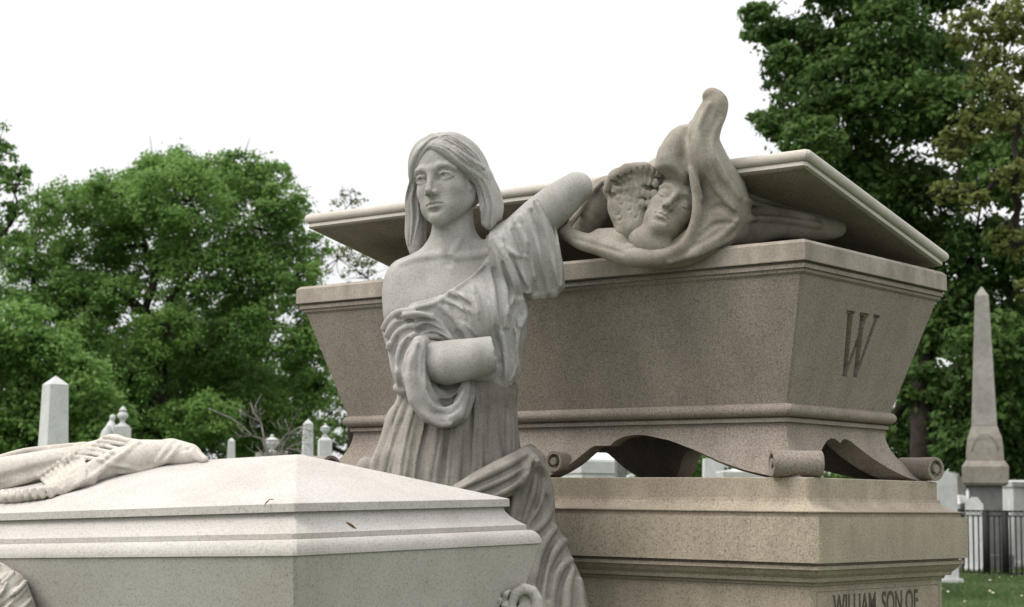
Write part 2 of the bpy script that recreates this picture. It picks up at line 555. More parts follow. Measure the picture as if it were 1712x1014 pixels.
# ------------------------------------------------------------------ ground
gv, gf = [], []
NX = 60
xs = np.concatenate([-np.geomspace(900, 1, NX), np.geomspace(1, 900, NX)])
ys = np.concatenate([[-30, -10, 0], np.geomspace(2, 1200, 70)])
def ground_z(x, y):
    return 0.05 * math.sin(x * 0.11 + 1.0) * math.sin(y * 0.07) * min(1, max(0, y - 8) / 20) if y < 120 else 0.0
for y in ys:
    for x in xs:
        gv.append((x, y, ground_z(x, y)))
for i in range(len(ys) - 1):
    for j in range(len(xs) - 1):
        a = i * len(xs) + j
        gf.append((a, a + 1, a + len(xs) + 1, a + len(xs)))
M_lawn = flat('lawn_soil', (0.045, 0.075, 0.022), 0.95, 0.4, 1.3)
lawn = mesh_obj('ground', gv, gf, M_lawn, smooth=True)
tag(lawn, kind='structure')

# ------------------------------------------------------------------ the great sarcophagus on its plinth
K = 0.885
TH = math.radians(50.986)
MC = np.array([0.3271 * K, 6.1597 * K])
RZ = TH - math.pi / 2
MLX, MLY = np.array([math.sin(TH), -math.cos(TH)]), np.array([math.cos(TH), math.sin(TH)])
def MW(x, y, z):
    q = MC + x * MLX + y * MLY
    return np.array([q[0], q[1], z])
Z = lambda z: EYE + z                         # heights below are taken from the eye

plinth = empty('plinth', (MC[0], MC[1], 0), RZ)
tag(plinth, 'stepped tan granite plinth under the great sarcophagus, inscribed on its end', 'plinth')
def part(name, levels, mat, parent, ch=0.004, smooth=False):
    V, F = rings(levels, ch)
    return mesh_obj(name, V, F, mat, parent, smooth)
part('base_step', [(0.0, 1.10, 0.56), (0.30, 1.10, 0.56), (0.32, 1.08, 0.54), (0.42, 1.08, 0.54)], M_plinth, plinth)
die = part('die', [(0.42, 0.930, 0.380), (0.44, 0.925, 0.375), (Z(-0.205), 0.925, 0.375)], M_plinth, plinth)
part('necking', [(Z(-0.205) , 0.930, 0.380), (Z(-0.196), 0.932, 0.382), (Z(-0.195), 0.945, 0.394), (Z(-0.185), 0.948, 0.397), (Z(-0.176), 0.958, 0.407), (Z(-0.164), 0.966, 0.415), (Z(-0.163), 0.972, 0.421), (Z(-0.1535), 0.972, 0.421), (Z(-0.1525), 0.962, 0.411), (Z(-0.1455), 0.962, 0.411)], M_plinth, plinth, 0.003)
part('cornice_block', [(Z(-0.1454), 0.9809, 0.4301), (Z(-0.0304), 0.9809, 0.4301)], M_plinth, plinth, 0.005)
L = [(Z(-0.0303), 0.967, 0.4165), (Z(-0.0180), 0.967, 0.4165), (Z(-0.0178), 0.9755, 0.4250)]
for i in range(7):
    t = i / 6.0 * math.pi / 2
    L.append((Z(-0.0155 + 0.034 * (1 - math.cos(t))), 0.9755 - 0.056 * math.sin(t), 0.4250 - 0.044 * math.sin(t)))
part('cove', L, M_plinth, plinth, 0.004)
part('top_block', [(Z(0.0186), 0.9146, 0.3762), (Z(0.0690), 0.9146, 0.3762), (Z(0.0713), 0.912, 0.3736)], M_plinth, plinth, 0.005)
# sunk border line and inscription on the end face
pb = [((-0.352, 0.372), (Z(-0.222), Z(-0.219))), ((-0.352, -0.349), (0.50, Z(-0.222))), ((0.349, 0.352), (0.50, Z(-0.222)))]
for (y0, y1), (z0, z1) in [((-0.352, 0.352), (Z(-0.222), Z(-0.2205))), ((-0.352, -0.3505), (0.50, Z(-0.222))), ((0.3505, 0.352), (0.50, Z(-0.222)))]:
    mesh_obj('border_line', [(0.9256, y0, z0), (0.9256, y1, z0), (0.9256, y1, z1), (0.9256, y0, z1), (0.92, y0, z0), (0.92, y1, z0), (0.92, y1, z1), (0.92, y0, z1)],
             [(0, 1, 2, 3), (4, 7, 6, 5), (0, 4, 5, 1), (2, 6, 7, 3), (1, 5, 6, 2), (0, 3, 7, 4)], M_border, die)

def text_mesh(body, size, depth=0.002):
    c = bpy.data.curves.new('lettering', 'FONT')
    c.body = body; c.size = size; c.extrude = depth
    c.offset = size * 0.012
    o = bpy.data.objects.new('lettering', c)
    COL.objects.link(o)
    dg = bpy.context.evaluated_depsgraph_get()
    me = bpy.data.meshes.new_from_object(o.evaluated_get(dg))
    bpy.data.objects.remove(o)
    return me
tm = text_mesh('WILLIAM, SON OF', 0.075)
co = np.empty(len(tm.vertices) * 3); tm.vertices.foreach_get('co', co); co = co.reshape(-1, 3)
sx = 0.485 / (co[:, 0].max() - co[:, 0].min())
co2 = np.stack([0.9258 + co[:, 2] * 0.2, -0.268 + (co[:, 0] - co[:, 0].min()) * sx, Z(-0.2300) - 0.060 + (co[:, 1]) * (0.060 / co[:, 1].max())], 1)
tm.vertices.foreach_set('co', co2.ravel()); tm.update()
tm.materials.append(M_letter)
ins = bpy.data.objects.new('inscription', tm); COL.objects.link(ins); ins.parent = die

sarc = empty('sarcophagus', (MC[0], MC[1], Z(0.0713)), RZ)
tag(sarc, 'great brown granite sarcophagus with flaring sides on scrolled feet, letter W on its end', 'sarcophagus')
B = 0.0713
bt = (0.60 - B, 0.268 - B)
a1, b1, a0, b0 = 0.914, 0.394, 0.812, 0.295
V, F = rings([(bt[1], a0, b0), (bt[0], a1, b1), (bt[0] + 0.0005, a1 - 0.09, b1 - 0.09), (bt[1] + 0.04, a0 - 0.09, b0 - 0.09)], 0.005)
basin = mesh_obj('basin', V, F, M_sarc, sarc)
# the carved W: four tapering grooves sunk into the end face
def on_end(y, z):
    """point of the leaning end face (local to the sarcophagus)"""
    t = (z - bt[1]) / (bt[0] - bt[1])
    return a0 + (a1 - a0) * t
wz1, wz0 = 0.524 - B, 0.355 - B
cut_v, cut_f = [], []
def groove(y0, y1, w0, w1, ztop, zbot, dep=0.016):
    base = len(cut_v)
    for (y, w, z) in ((y0, w0, ztop), (y1, w1, zbot)):
        x = on_end(y, z)
        cut_v.extend([(x + 0.01, y - w, z), (x + 0.01, y + w, z), (x - dep, y + w * 0.75, z), (x - dep, y - w * 0.75, z)])
    b = base
    cut_f.extend([(b, b + 1, b + 2, b + 3), (b + 4, b + 7, b + 6, b + 5), (b, b + 4, b + 5, b + 1), (b + 1, b + 5, b + 6, b + 2), (b + 2, b + 6, b + 7, b + 3), (b + 3, b + 7, b + 4, b)])
def boolean_cut(target, V, F):
    cutter = mesh_obj('cutter', V, F, None)
    cutter.parent = target.parent
    md = target.modifiers.new('cut', 'BOOLEAN'); md.operation = 'DIFFERENCE'; md.object = cutter; md.solver = 'EXACT'
    bpy.context.view_layer.update()
    dg = bpy.context.evaluated_depsgraph_get()
    me = bpy.data.meshes.new_from_object(target.evaluated_get(dg))
    target.modifiers.clear()
    if len(me.polygons) >= len(target.data.polygons):
        target.data = me
    bpy.data.objects.remove(cutter)
strokes = [(-0.092, -0.032, 0.017, 0.013), (0.000, -0.032, 0.009, 0.009), (-0.022, 0.028, 0.016, 0.013), (0.060, 0.028, 0.010, 0.009)]
for y0_, y1_, wa, wb in strokes:
    cut_v.clear(); cut_f.clear()
    groove(y0_, y1_, wa, wb, wz1 + y0_ * 0.013, wz0 + y1_ * 0.017, 0.024 + y0_ * 0.021)
    boolean_cut(basin, list(cut_v), list(cut_f))
for y_, w_ in ((-0.092, 0.026), (-0.014, 0.032), (0.058, 0.020)):          # serifs
    cut_v.clear(); cut_f.clear()
    groove(y_ + 0.0007, y_, w_, w_ * 1.01, wz1 + 0.0053 + y_ * 0.011, wz1 - 0.0043 + y_ * 0.009, 0.0097 + y_ * 0.013)
    boolean_cut(basin, list(cut_v), list(cut_f))
M_rimlow = M_sarc
RM = ([(0.598 - B, 0.9155, 0.3955), (0.603 - B, 0.921, 0.401), (0.611 - B, 0.921, 0.401), (0.612 - B, 0.9275, 0.4075), (0.6225 - B, 0.9275, 0.4075), (0.6235 - B, 0.920, 0.400), (0.6292 - B, 0.920, 0.400)])
def frame_rings(out_levels, wall, name, mat, parent):
    """open rectangular ring: outside levels and an inner wall"""
    V, F = [], []
    n = len(out_levels)
    loops = list(out_levels) + [(out_levels[-1][0], out_levels[-1][1] - wall, out_levels[-1][2] - wall), (out_levels[0][0], out_levels[0][1] - wall, out_levels[0][2] - wall)]
    for z, a, b in loops:
        V += [(a, -b, z), (a, b, z), (-a, b, z), (-a, -b, z)]
    m = len(loops)
    for i in range(m):
        i2 = (i + 1) % m
        for j in range(4):
            k = (j + 1) % 4
            F.append((i * 4 + j, i * 4 + k, i2 * 4 + k, i2 * 4 + j))
    return mesh_obj(name, V, F, mat, parent)
rim_low = frame_rings(RM, 0.10, 'rim_moulding', M_sarc, sarc)
rim_top = frame_rings([(0.6293 - B, 0.9345, 0.4143), (0.631 - B, 0.9355, 0.4153), (0.676 - B, 0.9355, 0.4153), (0.6853 - B, 0.926, 0.406)], 0.10, 'rim', M_rim, sarc)
rim_low.parent = rim_top
L = half_round(0.2345 - B, 0.2695 - B, 0.806, 0.289, 0.020, 10)
part('torus_moulding', [(0.2185 - B, 0.797, 0.280), (0.2200 - B, 0.808, 0.291), (0.2300 - B, 0.808, 0.291), (0.2310 - B, 0.798, 0.281)] + [(0.2344 - B, 0.798, 0.281)] + L + [(0.27 - B, 0.79, 0.27)], M_sarc, sarc, 0.006)
# curved apron with double arches, thick walls
def apron_side(length_fn, prof, flip):
    pass
TOPZ = 0.219 - B
def flare(z):
    t = min(1, max(0, (TOPZ - z) / TOPZ))
    return 0.092 * t ** 2.1
def arch_long(s):
    x = abs(s)
    pts = [(0, 0.0), (0.058, 0.0), (0.085, 0.016), (0.117, 0.040), (0.140, 0.066), (0.165, 0.088), (0.17, 0.0915), (0.222, 0.0915), (0.232, 0.092), (0.240, 0.103), (0.262, 0.114), (0.285, 0.119), (0.315, 0.122), (0.346, 0.1195), (0.427, 0.1045), (0.525, 0.075), (0.62, 0.043), (0.714, 0.019), (0.775, 0.008), (0.82, 0.0), (1.2, 0.0)]
    return np.interp(x, [p[0] for p in pts], [p[1] for p in pts])
def arch_short(s):
    y = abs(s)
    pts = [(0, 0.100), (0.008, 0.106), (0.025, 0.112), (0.045, 0.113), (0.07, 0.106), (0.11, 0.086), (0.16, 0.058), (0.21, 0.032), (0.26, 0.012), (0.30, 0.003), (0.33, 0.0), (0.8, 0.0)]
    return np.interp(y, [p[0] for p in pts], [p[1] for p in pts])
def apron(name, axis, sign):
    A, Bh = (0.797, 0.280) if axis == 'x' else (0.280, 0.797)       # half length along the side, half distance of the side
    arch = arch_long if axis == 'x' else arch_short
    ns, nt, wall = 121, 12, 0.075
    V, F = [], []
    us = np.linspace(-1, 1, ns)
    def pos(u, z, inn):
        f = flare(z) - inn
        s = u * (A + f)
        d = Bh + f
        return (s, -d, z) if axis == 'x' else (d, s, z)
    for inn in (0.0, wall):
        for u in us:
            # the arch is drawn on the flared face: find its lower edge
            zb = 0.0
            for _ in range(3):
                zb = float(arch(u * (A + flare(zb))))
            zb = min(zb, TOPZ - 0.01)
            for t in range(nt + 1):
                z = TOPZ + (zb - TOPZ) * t / nt
                V.append(pos(u, z, inn))
    W_ = (nt + 1)
    off = ns * W_
    for i in range(ns - 1):
        for t in range(nt):
            a = i * W_ + t
            F.append((a, a + 1, a + W_ + 1, a + W_))
            F.append((off + a, off + a + W_, off + a + W_ + 1, off + a + 1))
        a = i * W_ + nt
        F.append((a, off + a, off + a + W_, a + W_))
        a = i * W_
        F.append((a, a + W_, off + a + W_, off + a))
    if sign < 0:
        V = [(-x, -y, z) for x, y, z in V]
    o = mesh_obj(name, V, F, M_sarc, sarc, smooth=True)
    o.data.polygons.foreach_set('use_smooth', np.array([len(set(round(o.data.vertices[v].co.z, 5) for v in p.vertices)) > 0 and i % 1 == 0 for i, p in enumerate(o.data.polygons)], dtype=bool))
    md = o.modifiers.new('edges', 'EDGE_SPLIT'); md.split_angle = math.radians(40)
    return o
for ax in ('x', 'y'):
    for sg in (1, -1):
        apron('apron', ax, sg)
# scroll rolls
def roll_mesh(r, half, turns=1):
    """rolled scroll end: axis along x, dished ends with a boss"""
    seg = 28
    prof = [(0.0, -half - 0.002), (r * 0.34, -half - 0.002), (r * 0.36, -half + 0.012), (r * 0.66, -half + 0.012), (r * 0.72, -half), (r * 0.98, -half), (r, -half + 0.003),
            (r * 0.96, 0.0), (r, half - 0.003), (r * 0.98, half), (r * 0.72, half), (r * 0.66, half - 0.012), (r * 0.36, half - 0.012), (r * 0.34, half + 0.002), (0.0, half + 0.002)]
    V, F = [], []
    n = len(prof)
    for q, x in prof:
        for j in range(seg):
            a = 2 * math.pi * j / seg
            V.append((x, max(q, 1e-4) * math.cos(a), max(q, 1e-4) * math.sin(a)))
    for i in range(n - 1):
        for j in range(seg):
            k = (j + 1) % seg
            F.append((i * seg + j, (i + 1) * seg + j, (i + 1) * seg + k, i * seg + k))
    return V, F
def scroll(x, y, z, r, half, ang):
    V, F = roll_mesh(r, half)
    o = mesh_obj('scroll', V, F, M_sarc, sarc, smooth=True)
    md = o.modifiers.new('edges', 'EDGE_SPLIT'); md.split_angle = math.radians(35)
    o.location = (x, y, z); o.rotation_euler = (0, 0, ang)
    return o
for sx_, sy_ in ((1, -1), (1, 1), (-1, -1), (-1, 1)):
    scroll(sx_ * 0.868, sy_ * 0.352, 0.036, 0.0345, 0.066, math.atan2(sy_, sx_) + math.pi / 2 if sx_ * sy_ < 0 else math.radians(-16))
for sx_ in (-1, 1):
    scroll(sx_ * 0.080, -0.338, 0.046, 0.030, 0.024, math.pi / 2)
part('floor_slab', [(TOPZ - 0.0, 0.79, 0.272), (TOPZ + 0.012, 0.79, 0.272)], M_sarc, sarc)

# ------------------------------------------------------------------ the lid, raised along the front
lid = empty('coffin_lid', tuple(MW(-0.0045, 0.4289, Z(0.7055))), RZ)
AL = math.radians(12.4)
lid.rotation_euler = (-AL, 0, RZ)
lid.rotation_mode = 'XYZ'
tag(lid, 'pale granite slab with rounded edge, propped open over the great sarcophagus', 'lid')
LA, LB = 0.9236, 0.8296 / 2
def lid_levels():
    L = [(0.0, LA - 0.012, LB - 0.012), (0.001, LA - 0.0, LB - 0.0), (0.011, LA, LB), (0.012, LA - 0.004, LB - 0.004), (0.0145, LA - 0.002, LB - 0.002)]
    L += half_round(0.0145, 0.0445, LA, LB, 0.013, 10)
    L += [(0.0455, LA - 0.022, LB - 0.022), (0.050, LA - 0.024, LB - 0.024), (0.056, LA - 0.026, LB - 0.026), (0.064, LA - 0.040, LB - 0.040), (0.0645, LA - 0.05, LB - 0.05), (0.085, LA - 0.26, 0.10)]
    return L
V, F = rings(lid_levels(), 0.008)
V = [(x, y - LB, z) for x, y, z in V]
ll = mesh_obj('slab', V, F, M_lid, lid)
mesh_obj('soffit_shade', [(x, y - LB, -0.003) for x, y in ((LA - 0.014, -LB + 0.014), (LA - 0.014, LB - 0.014), (-LA + 0.014, LB - 0.014), (-LA + 0.014, -LB + 0.014))] + [(x, y - LB, 0.004) for x, y in ((LA - 0.014, -LB + 0.014), (LA - 0.014, LB - 0.014), (-LA + 0.014, LB - 0.014), (-LA + 0.014, -LB + 0.014))], [(3, 2, 1, 0), (4, 5, 6, 7), (0, 1, 5, 4), (1, 2, 6, 5), (2, 3, 7, 6), (3, 0, 4, 7)], M_sarc, ll)  # added dark sheet: shade beneath the lid put into its colour

# ------------------------------------------------------------------ chest tomb in the foreground
T_YAW, T_RHO, T_PIT = math.radians(50.897), math.radians(2.176), math.radians(-0.278)
def rot_y(a):
    c, s = math.cos(a), math.sin(a)
    return np.array([[c, 0, -s], [0, 1, 0], [s, 0, c]])
def rot_x(a):
    c, s = math.cos(a), math.sin(a)
    return np.array([[1, 0, 0], [0, c, -s], [0, s, c]])
TR = rot_y(T_RHO) @ rot_x(T_PIT) @ np.array([[math.sin(T_YAW), math.cos(T_YAW), 0], [-math.cos(T_YAW), math.sin(T_YAW), 0], [0, 0, 1.0]])
TA, TB = 1.05, 0.7072 / 2                       # half size of the top plate
T0 = np.array([-0.4457, 3.7, EYE])            # near corner of the plate
TCEN = T0 - TR @ np.array([TA, -TB, 0])
TBASE = TCEN + TR @ np.array([0, 0, -TCEN[2]])
tomb = empty('chest_tomb', tuple(TBASE))
tomb.matrix_world = Matrix([list(TR[0]) + [TBASE[0]], list(TR[1]) + [TBASE[1]], list(TR[2]) + [TBASE[2]], [0, 0, 0, 1]])
tag(tomb, 'light grey stone chest tomb with hipped lid in the foreground, a carved pall over it', 'tomb')
TZ = TCEN[2]                                   # height of the plate datum above the tomb's foot
def TWp(x, y, z):
    return TCEN + TR @ np.array([x, y, z])
RIDGE = 0.1093
part('hipped_top', [(TZ - 0.0246, TA, TB), (TZ - 0.0075, TA, TB), (TZ - 0.006, TA - 0.002, TB - 0.002), (TZ + RIDGE, TA - 0.345, 0.012), (TZ + RIDGE + 0.001, TA - 0.35, 0.006)], M_tomb, tomb, 0.003)
L = []
for i in range(8):
    t = i / 7.0
    o = 0.036 * t ** 1.8 - 0.010
    L.append((TZ - 0.025 - 0.043 * t, TA + o, TB + o))
L = [(TZ - 0.0802, TA + 0.024, TB + 0.024), (TZ - 0.080, TA + 0.028, TB + 0.028), (TZ - 0.069, TA + 0.028, TB + 0.028)] + L[::-1]
part('cove', L, M_tomb, tomb, 0.004)
L = []
for i in range(9):
    t = i / 8.0 * math.pi / 2
    o = 0.030 + 0.0243 * math.sin(t)
    L.append((TZ - 0.0805 - 0.0325 * (1 - math.cos(t)), TA + o, TB + o))
part('roll_moulding', [(TZ - 0.1145, TA + 0.0525, TB + 0.0525)] + L[::-1], M_tomb, tomb, 0.006)
L = [(0.0, TA + 0.02, TB + 0.02), (0.22, TA + 0.02, TB + 0.02), (0.24, TA - 0.02, TB - 0.02)]
for i in range(8):
    t = i / 7.0
    L.append((0.45 + (TZ - 0.115 - 0.45) * t, TA - 0.09 + 0.140 * t ** 1.5, TB - 0.09 + 0.140 * t ** 1.5))
part('chest', L, M_tomb, tomb, 0.006)
# fallen twig bits lying on the mouldings
M_twig = flat('dead_twig', (0.10, 0.06, 0.03), 0.9, 0.3, 40)
for k, (tip, ang) in enumerate([((600, 876), 0.5), ((441, 842), 2.2)]):
    c = TWp(TA + 0.010, -TB + 0.155, -0.056) if k == 0 else TWp(TA - 0.075, -TB - 0.0015, -0.004)
    V, F = tube([c + np.array([-0.012, 0, 0.006]), c + np.array([-0.004, -0.003, 0.003]), c + np.array([0.004, -0.004, -0.002]), c + np.array([0.012, -0.003, -0.008])] if k == 0 else [c + np.array([0.010, 0.004, 0.006]), c + np.array([0.002, -0.002, 0.007]), c + np.array([-0.006, -0.004, -0.001]), c + np.array([-0.008, -0.005, -0.008])], [0.0012, 0.0028, 0.003, 0.001] if k == 0 else [0.0008, 0.0012, 0.0015, 0.0008], 6)
    o = mesh_obj('twig', V, F, M_twig, smooth=True)
    tag(o, 'small brown dead leaf curled on the tomb moulding right of the corner' if k == 0 else 'thin brown twig at the tomb lid edge left of the corner', 'twig')
# ------------------------------------------------------------------ the carved woman
Y0 = 4.85
U = Y0 / FPX                                   # one photo pixel at her depth, in metres
def S(px, py, d=0.0):
    return P(px, py, Y0 - d * U)
def fold(f, pix, r, lift=0.0, k=5, mode='add', fine=7.0, yr=(4.2, 5.6)):
    f.stroke(pix, np.array(r, float) * U, lift * U, k * U, mode, yr, fine)
def cover(px0, py0, px1, py1, d0, d1):
    c = np.array([S(x, y, d) for x in (px0, px1) for y in (py0, py1) for d in (d0, d1)])
    return c.min(0), c.max(0)

statue = empty('statue', (float(S(760, 900)[0]), Y0, 0.0))
tag(statue, 'pale stone statue of a robed woman with broken arms leaning on the sarcophagus', 'statue')

def head_frame(origin, yaw, roll, pitch):
    """local axes: x to the viewer's right, y out of the face, z up"""
    cy, sy = math.cos(yaw), math.sin(yaw)
    hx, hy, hz = np.array([cy, -sy, 0]), np.array([-sy, -cy, 0]), np.array([0, 0, 1.0])
    cp, sp = math.cos(pitch), math.sin(pitch)
    hy, hz = cp * hy + sp * hz, cp * hz - sp * hy
    c, s = math.cos(roll), math.sin(roll)
    R = np.array([[c, 0, -s], [0, 1, 0], [s, 0, c]])
    return origin, np.array([R @ hx, R @ hy, R @ hz])

def carve_face(f, O, H, q, closed=False):
    """a classical face; q = metres per unit"""
    L = lambda x, y, z: O + q * (x * H[0] + y * H[1] + z * H[2])
    E = lambda c, r, k, mode='add': f.ell(L(*c), np.array(r) * q, k * q, mode, H)
    C = lambda p, r, k, mode='add': f.chain([L(*t) for t in p], np.array(r, float) * q, k * q, mode)
    E((0, -42, 22), (49, 60, 58), 8)
    E((0, -18, 24), (42, 37, 42), 14)
    E((0, -18, -18), (42, 36, 54), 14)
    for s in (-1, 1):
        E((s * 24, -4, -23), (16, 15, 16), 16)
        C([(s * 38, -42, -24), (s * 35, -36, -40), (s * 20, -12, -60), (0, 3, -68)], (12, 12, 12, 12), 16)
        E((s * 17, -2, -50), (17, 15, 17), 14)
    E((0, 8, -67.5), (13, 11, 11), 12)
    C([(0, 14, 6), (0, 19, -27)], (7.5, 10), 9)                        # broad root of the nose
    ex = 22.5
    for s in (-1, 1):
        C([(s * 5, 19, 11), (s * 17, 19.5, 15), (s * 29, 14.5, 14.5), (s * 38, 4, 8)], (4.4, 4.2, 3.6, 3), 8)
        E((s * (ex - 0.5), 24, -2), (14.5, 9, 9.5), 4, 'cut')
        E((s * 12, 21, -5), (4.5, 7, 6), 4, 'cut')
    for s in (-1, 1):
        if closed:
            E((s * ex, 6.0, -3), (12.5, 11, 10), 2)
            C([(s * (ex - 11), 11, -6), (s * (ex - 5), 16, -9.5), (s * (ex + 1), 16.8, -10.5), (s * (ex + 7), 13.8, -9), (s * (ex + 12), 9, -6)], (1.6, 2, 2, 2, 1.4), 1.5)
        else:
            E((s * ex, 5.4, -2.2), (12.2, 11.5, 10.5), 1.4)
            C([(s * (ex - 12), 13, -4.2), (s * (ex - 7), 16.6, 1.2), (s * ex, 18.0, 3.2), (s * (ex + 7), 15.2, 1.6), (s * (ex + 13), 8, -4.2)], (1.3, 2.2, 2.8, 2.5, 1.4), 1.6)
            C([(s * (ex - 12), 13, -4.2), (s * (ex - 6), 14.6, -7.8), (s * (ex + 0.5), 15.0, -9.0), (s * (ex + 7), 12.6, -7.6), (s * (ex + 13), 8, -4.2)], (1.0, 1.4, 1.5, 1.4, 1.0), 2.6)
            C([(s * (ex - 8), 18, 6.6), (s * (ex - 3), 19.8, 8.6), (s * (ex + 4), 18.5, 8.8), (s * (ex + 12), 12, 4.6)], (1.2, 1.7, 1.7, 1.2), 1.6, 'cut')   # crease of the lid
            C([(s * ex - 1.4, 16.9, -0.8), (s * ex - 1.4, 16.2, -1.6)], (2.2, 2.2), 0.8, 'cut')             # drilled pupil
    C([(0, 19.5, 12), (0, 23.2, -3), (0, 28.6, -15), (0, 33.4, -26)], (5.6, 5.2, 5.0, 5.2), 4)
    E((0, 33, -27.5), (6.0, 6.8, 5.4), 4)
    for s in (-1, 1):
        E((s * 7.4, 25.5, -30), (4.6, 7.2, 5.2), 3)
        C([(s * 3.8, 30.5, -34.4), (s * 4.4, 25.5, -34.4)], (1.7, 1.6), 1.0, 'cut')
        C([(s * 10.6, 28, -25), (s * 12.8, 24, -32)], (1.0, 1.3), 3, 'cut')
    E((0, 6, -48), (20, 15, 17), 9)
    C([(0, 23, -37), (0, 24, -42)], (1.5, 1.9), 3, 'cut')
    C([(-17, 13, -48.4), (-9.5, 19.6, -45.4), (-3.4, 22.6, -44.0), (0, 22.2, -45.0), (3.4, 22.6, -44.0), (9.5, 19.6, -45.4), (17, 13, -48.4)], (1.2, 2.5, 3.1, 2.9, 3.1, 2.5, 1.2), 1.4)
    C([(-14, 14.6, -50.2), (-7.5, 19, -52.6), (0, 21.2, -53.4), (7.5, 19, -52.6), (14, 14.6, -50.2)], (1.4, 3.4, 4.2, 3.4, 1.4), 1.4)
    C([(-16.5, 15.6, -48.8), (-9, 22.4, -48.3), (0, 25.8, -49.0), (9, 22.4, -48.3), (16.5, 15.6, -48.8)], (0.9, 1.3, 1.5, 1.3, 0.9), 0.8, 'cut')
    E((0, 21, -59.5), (12, 5, 3.5), 6, 'cut')
    return L

# --- head, neck, shoulders and what is left of the arms
HO, HH = head_frame(S(731, 296, 22), math.radians(28), math.radians(6.5), math.radians(1))
NECK_Z = float(S(757, 402)[2])
def shape_torso(f, arms):
    f.chain([S(757, 350, -18), S(758, 395, -18), S(756, 425, -22)], np.array([34, 36.5, 40]) * U, 9 * U)
    for s, px, py in ((-1, 682, 452), (1, 835, 425)):
        f.chain([S(757 + s * 14, 404, -30), S((757 + px) / 2, (404 + py) / 2 + 8, -24), S(px, py + 10, -20)], np.array([18, 24, 30]) * U, 22 * U)
    f.ell(S(760, 510, -28), np.array([98, 58, 100]) * U, 24 * U)
    if not arms:
        return
    f.ell(S(715, 520, 5), np.array([44, 36, 44]) * U, 24 * U)
    f.ell(S(800, 520, 8), np.array([44, 38, 44]) * U, 24 * U)
    f.chain([S(681, 474, -14), S(678, 520, -6)], np.array([39, 37]) * U, 18 * U)
    f.chain([S(680, 490, -12), S(690, 560, 2), S(706, 600, 22)], np.array([37, 34, 33]) * U, 16 * U)
    f.chain([S(718, 604, 34), S(748, 606, 46), S(790, 599, 52), S(827, 591, 50)], np.array([33, 37, 34, 30]) * U, 10 * U, flat_end=True)
    f.chain([S(846, 422, -12), S(900, 366, -8), S(930, 340, 0), S(964, 313, 4)], np.array([42, 36, 34, 27]) * U, 20 * U)
    rc = random.Random(9)
    for k_ in range(9):                       # rough break of the forearm
        a_ = k_ * 0.7
        f.ell(S(829 + rc.uniform(-2, 3), 591 + 29 * math.sin(a_), 50 + 28 * math.cos(a_)), np.array([rc.uniform(1.5, 3.2), 5, rc.uniform(4, 9)]) * U, 4 * U, 'cut')
    # collar bones and the hollow of the throat
    f.stroke([(735, 426), (700, 432), (672, 442)], np.array([4, 5, 4]) * U, -2 * U, 8 * U, 'add', (4.2, 5.6))
    f.stroke([(762, 430), (795, 426), (820, 420)], np.array([4, 5, 4]) * U, -2 * U, 8 * U, 'add', (4.2, 5.6))
    f.stroke([(748, 424), (749, 438)], np.array([7, 6]) * U, 4 * U, 8 * U, 'cut', (4.2, 5.6))
    f.stroke([(733, 378), (744, 424)], np.array([3, 4]) * U, 0, 8 * U, 'add', (4.2, 5.6))
    f.stroke([(775, 384), (756, 424)], np.array([4, 4]) * U, 0, 8 * U, 'add', (4.2, 5.6))
head = Field(*cover(655, 205, 850, 425, 75, -125), 0.0015)
HL = carve_face(head, HO, HH, U)
e_ = lambda c, r, k, mode='add': head.ell(HL(*c), np.array(r) * U, k * U, mode, HH)
e_((44, -32, -10), (5, 11, 16), 3)
e_((48.5, -30, -7), (3.5, 6.5, 9), 2.5, 'cut')
e_((45, -29, -24), (4, 6, 6), 2)
shape_torso(head, False)
head.bumps(0.0003, 80, 3)
head.plane_cut((0, 0, NECK_Z - 0.005), (0, 0, -1), 0.0)
lo, hi = cover(622, 268, 1012, 680, 110, -130)
body = Field(lo, hi, 0.0023)
shape_torso(body, True)
body.bumps(0.0003, 80, 3)
# only the neck is cut at the joint: the raised arm stands higher
_x0, _x1 = S(700, 400)[0], S(812, 400)[0]
xi = (body.ax[0] > _x0) & (body.ax[0] < _x1)
zi = body.ax[2] > NECK_Z + 0.005
body.F[np.ix_(xi, np.ones(len(body.ax[1]), bool), zi)] = 0.05

# --- hair: parted in the middle, swept down to the shoulders
lo, hi = cover(640, 200, 860, 440, 80, -130)
hair = Field(lo, hi, 0.0019)
hl = lambda x, y, z: HL(x, y, z)
hair.ell(hl(-2, -50, 19), np.array([63, 61, 56]) * U, 4 * U, rot=HH)
hair.ell(hl(0, -66, -6), np.array([54, 36, 48]) * U, 14 * U, rot=HH)
c_ = lambda p, r, k=7: hair.chain([hl(x, y, z) for x, y, z in p], np.array(r, float) * U, k * U, sm=4)
for s in (-1, 1):
    c_([(s * 1.5, 12, 55), (s * 18, 12.5, 46), (s * 36, 4, 30), (s * 49, -12, 13), (s * 55, -30, 2)], (8, 11, 12, 12, 11))
    c_([(s * 2, 3, 65), (s * 24, 1, 58), (s * 44, -10, 42), (s * 57, -26, 20), (s * 62, -40, 0)], (9, 11, 12, 12, 12))
    c_([(s * 3, -22, 72), (s * 26, -24, 67), (s * 48, -32, 48), (s * 60, -42, 24), (s * 65, -48, -4)], (8, 10, 12, 12, 12))
# right lock of the picture
c_([(55, -30, 2), (60, -44, -18), (63, -48, -40), (63, -46, -64), (58, -44, -82)], (11, 11, 11, 11, 6))
c_([(62, -40, 0), (70, -50, -26), (73, -54, -50), (71, -52, -70), (64, -48, -88)], (12, 12, 13, 13, 8))
c_([(65, -48, -4), (70, -64, -30), (72, -68, -54), (70, -66, -72)], (12, 12, 12, 10))
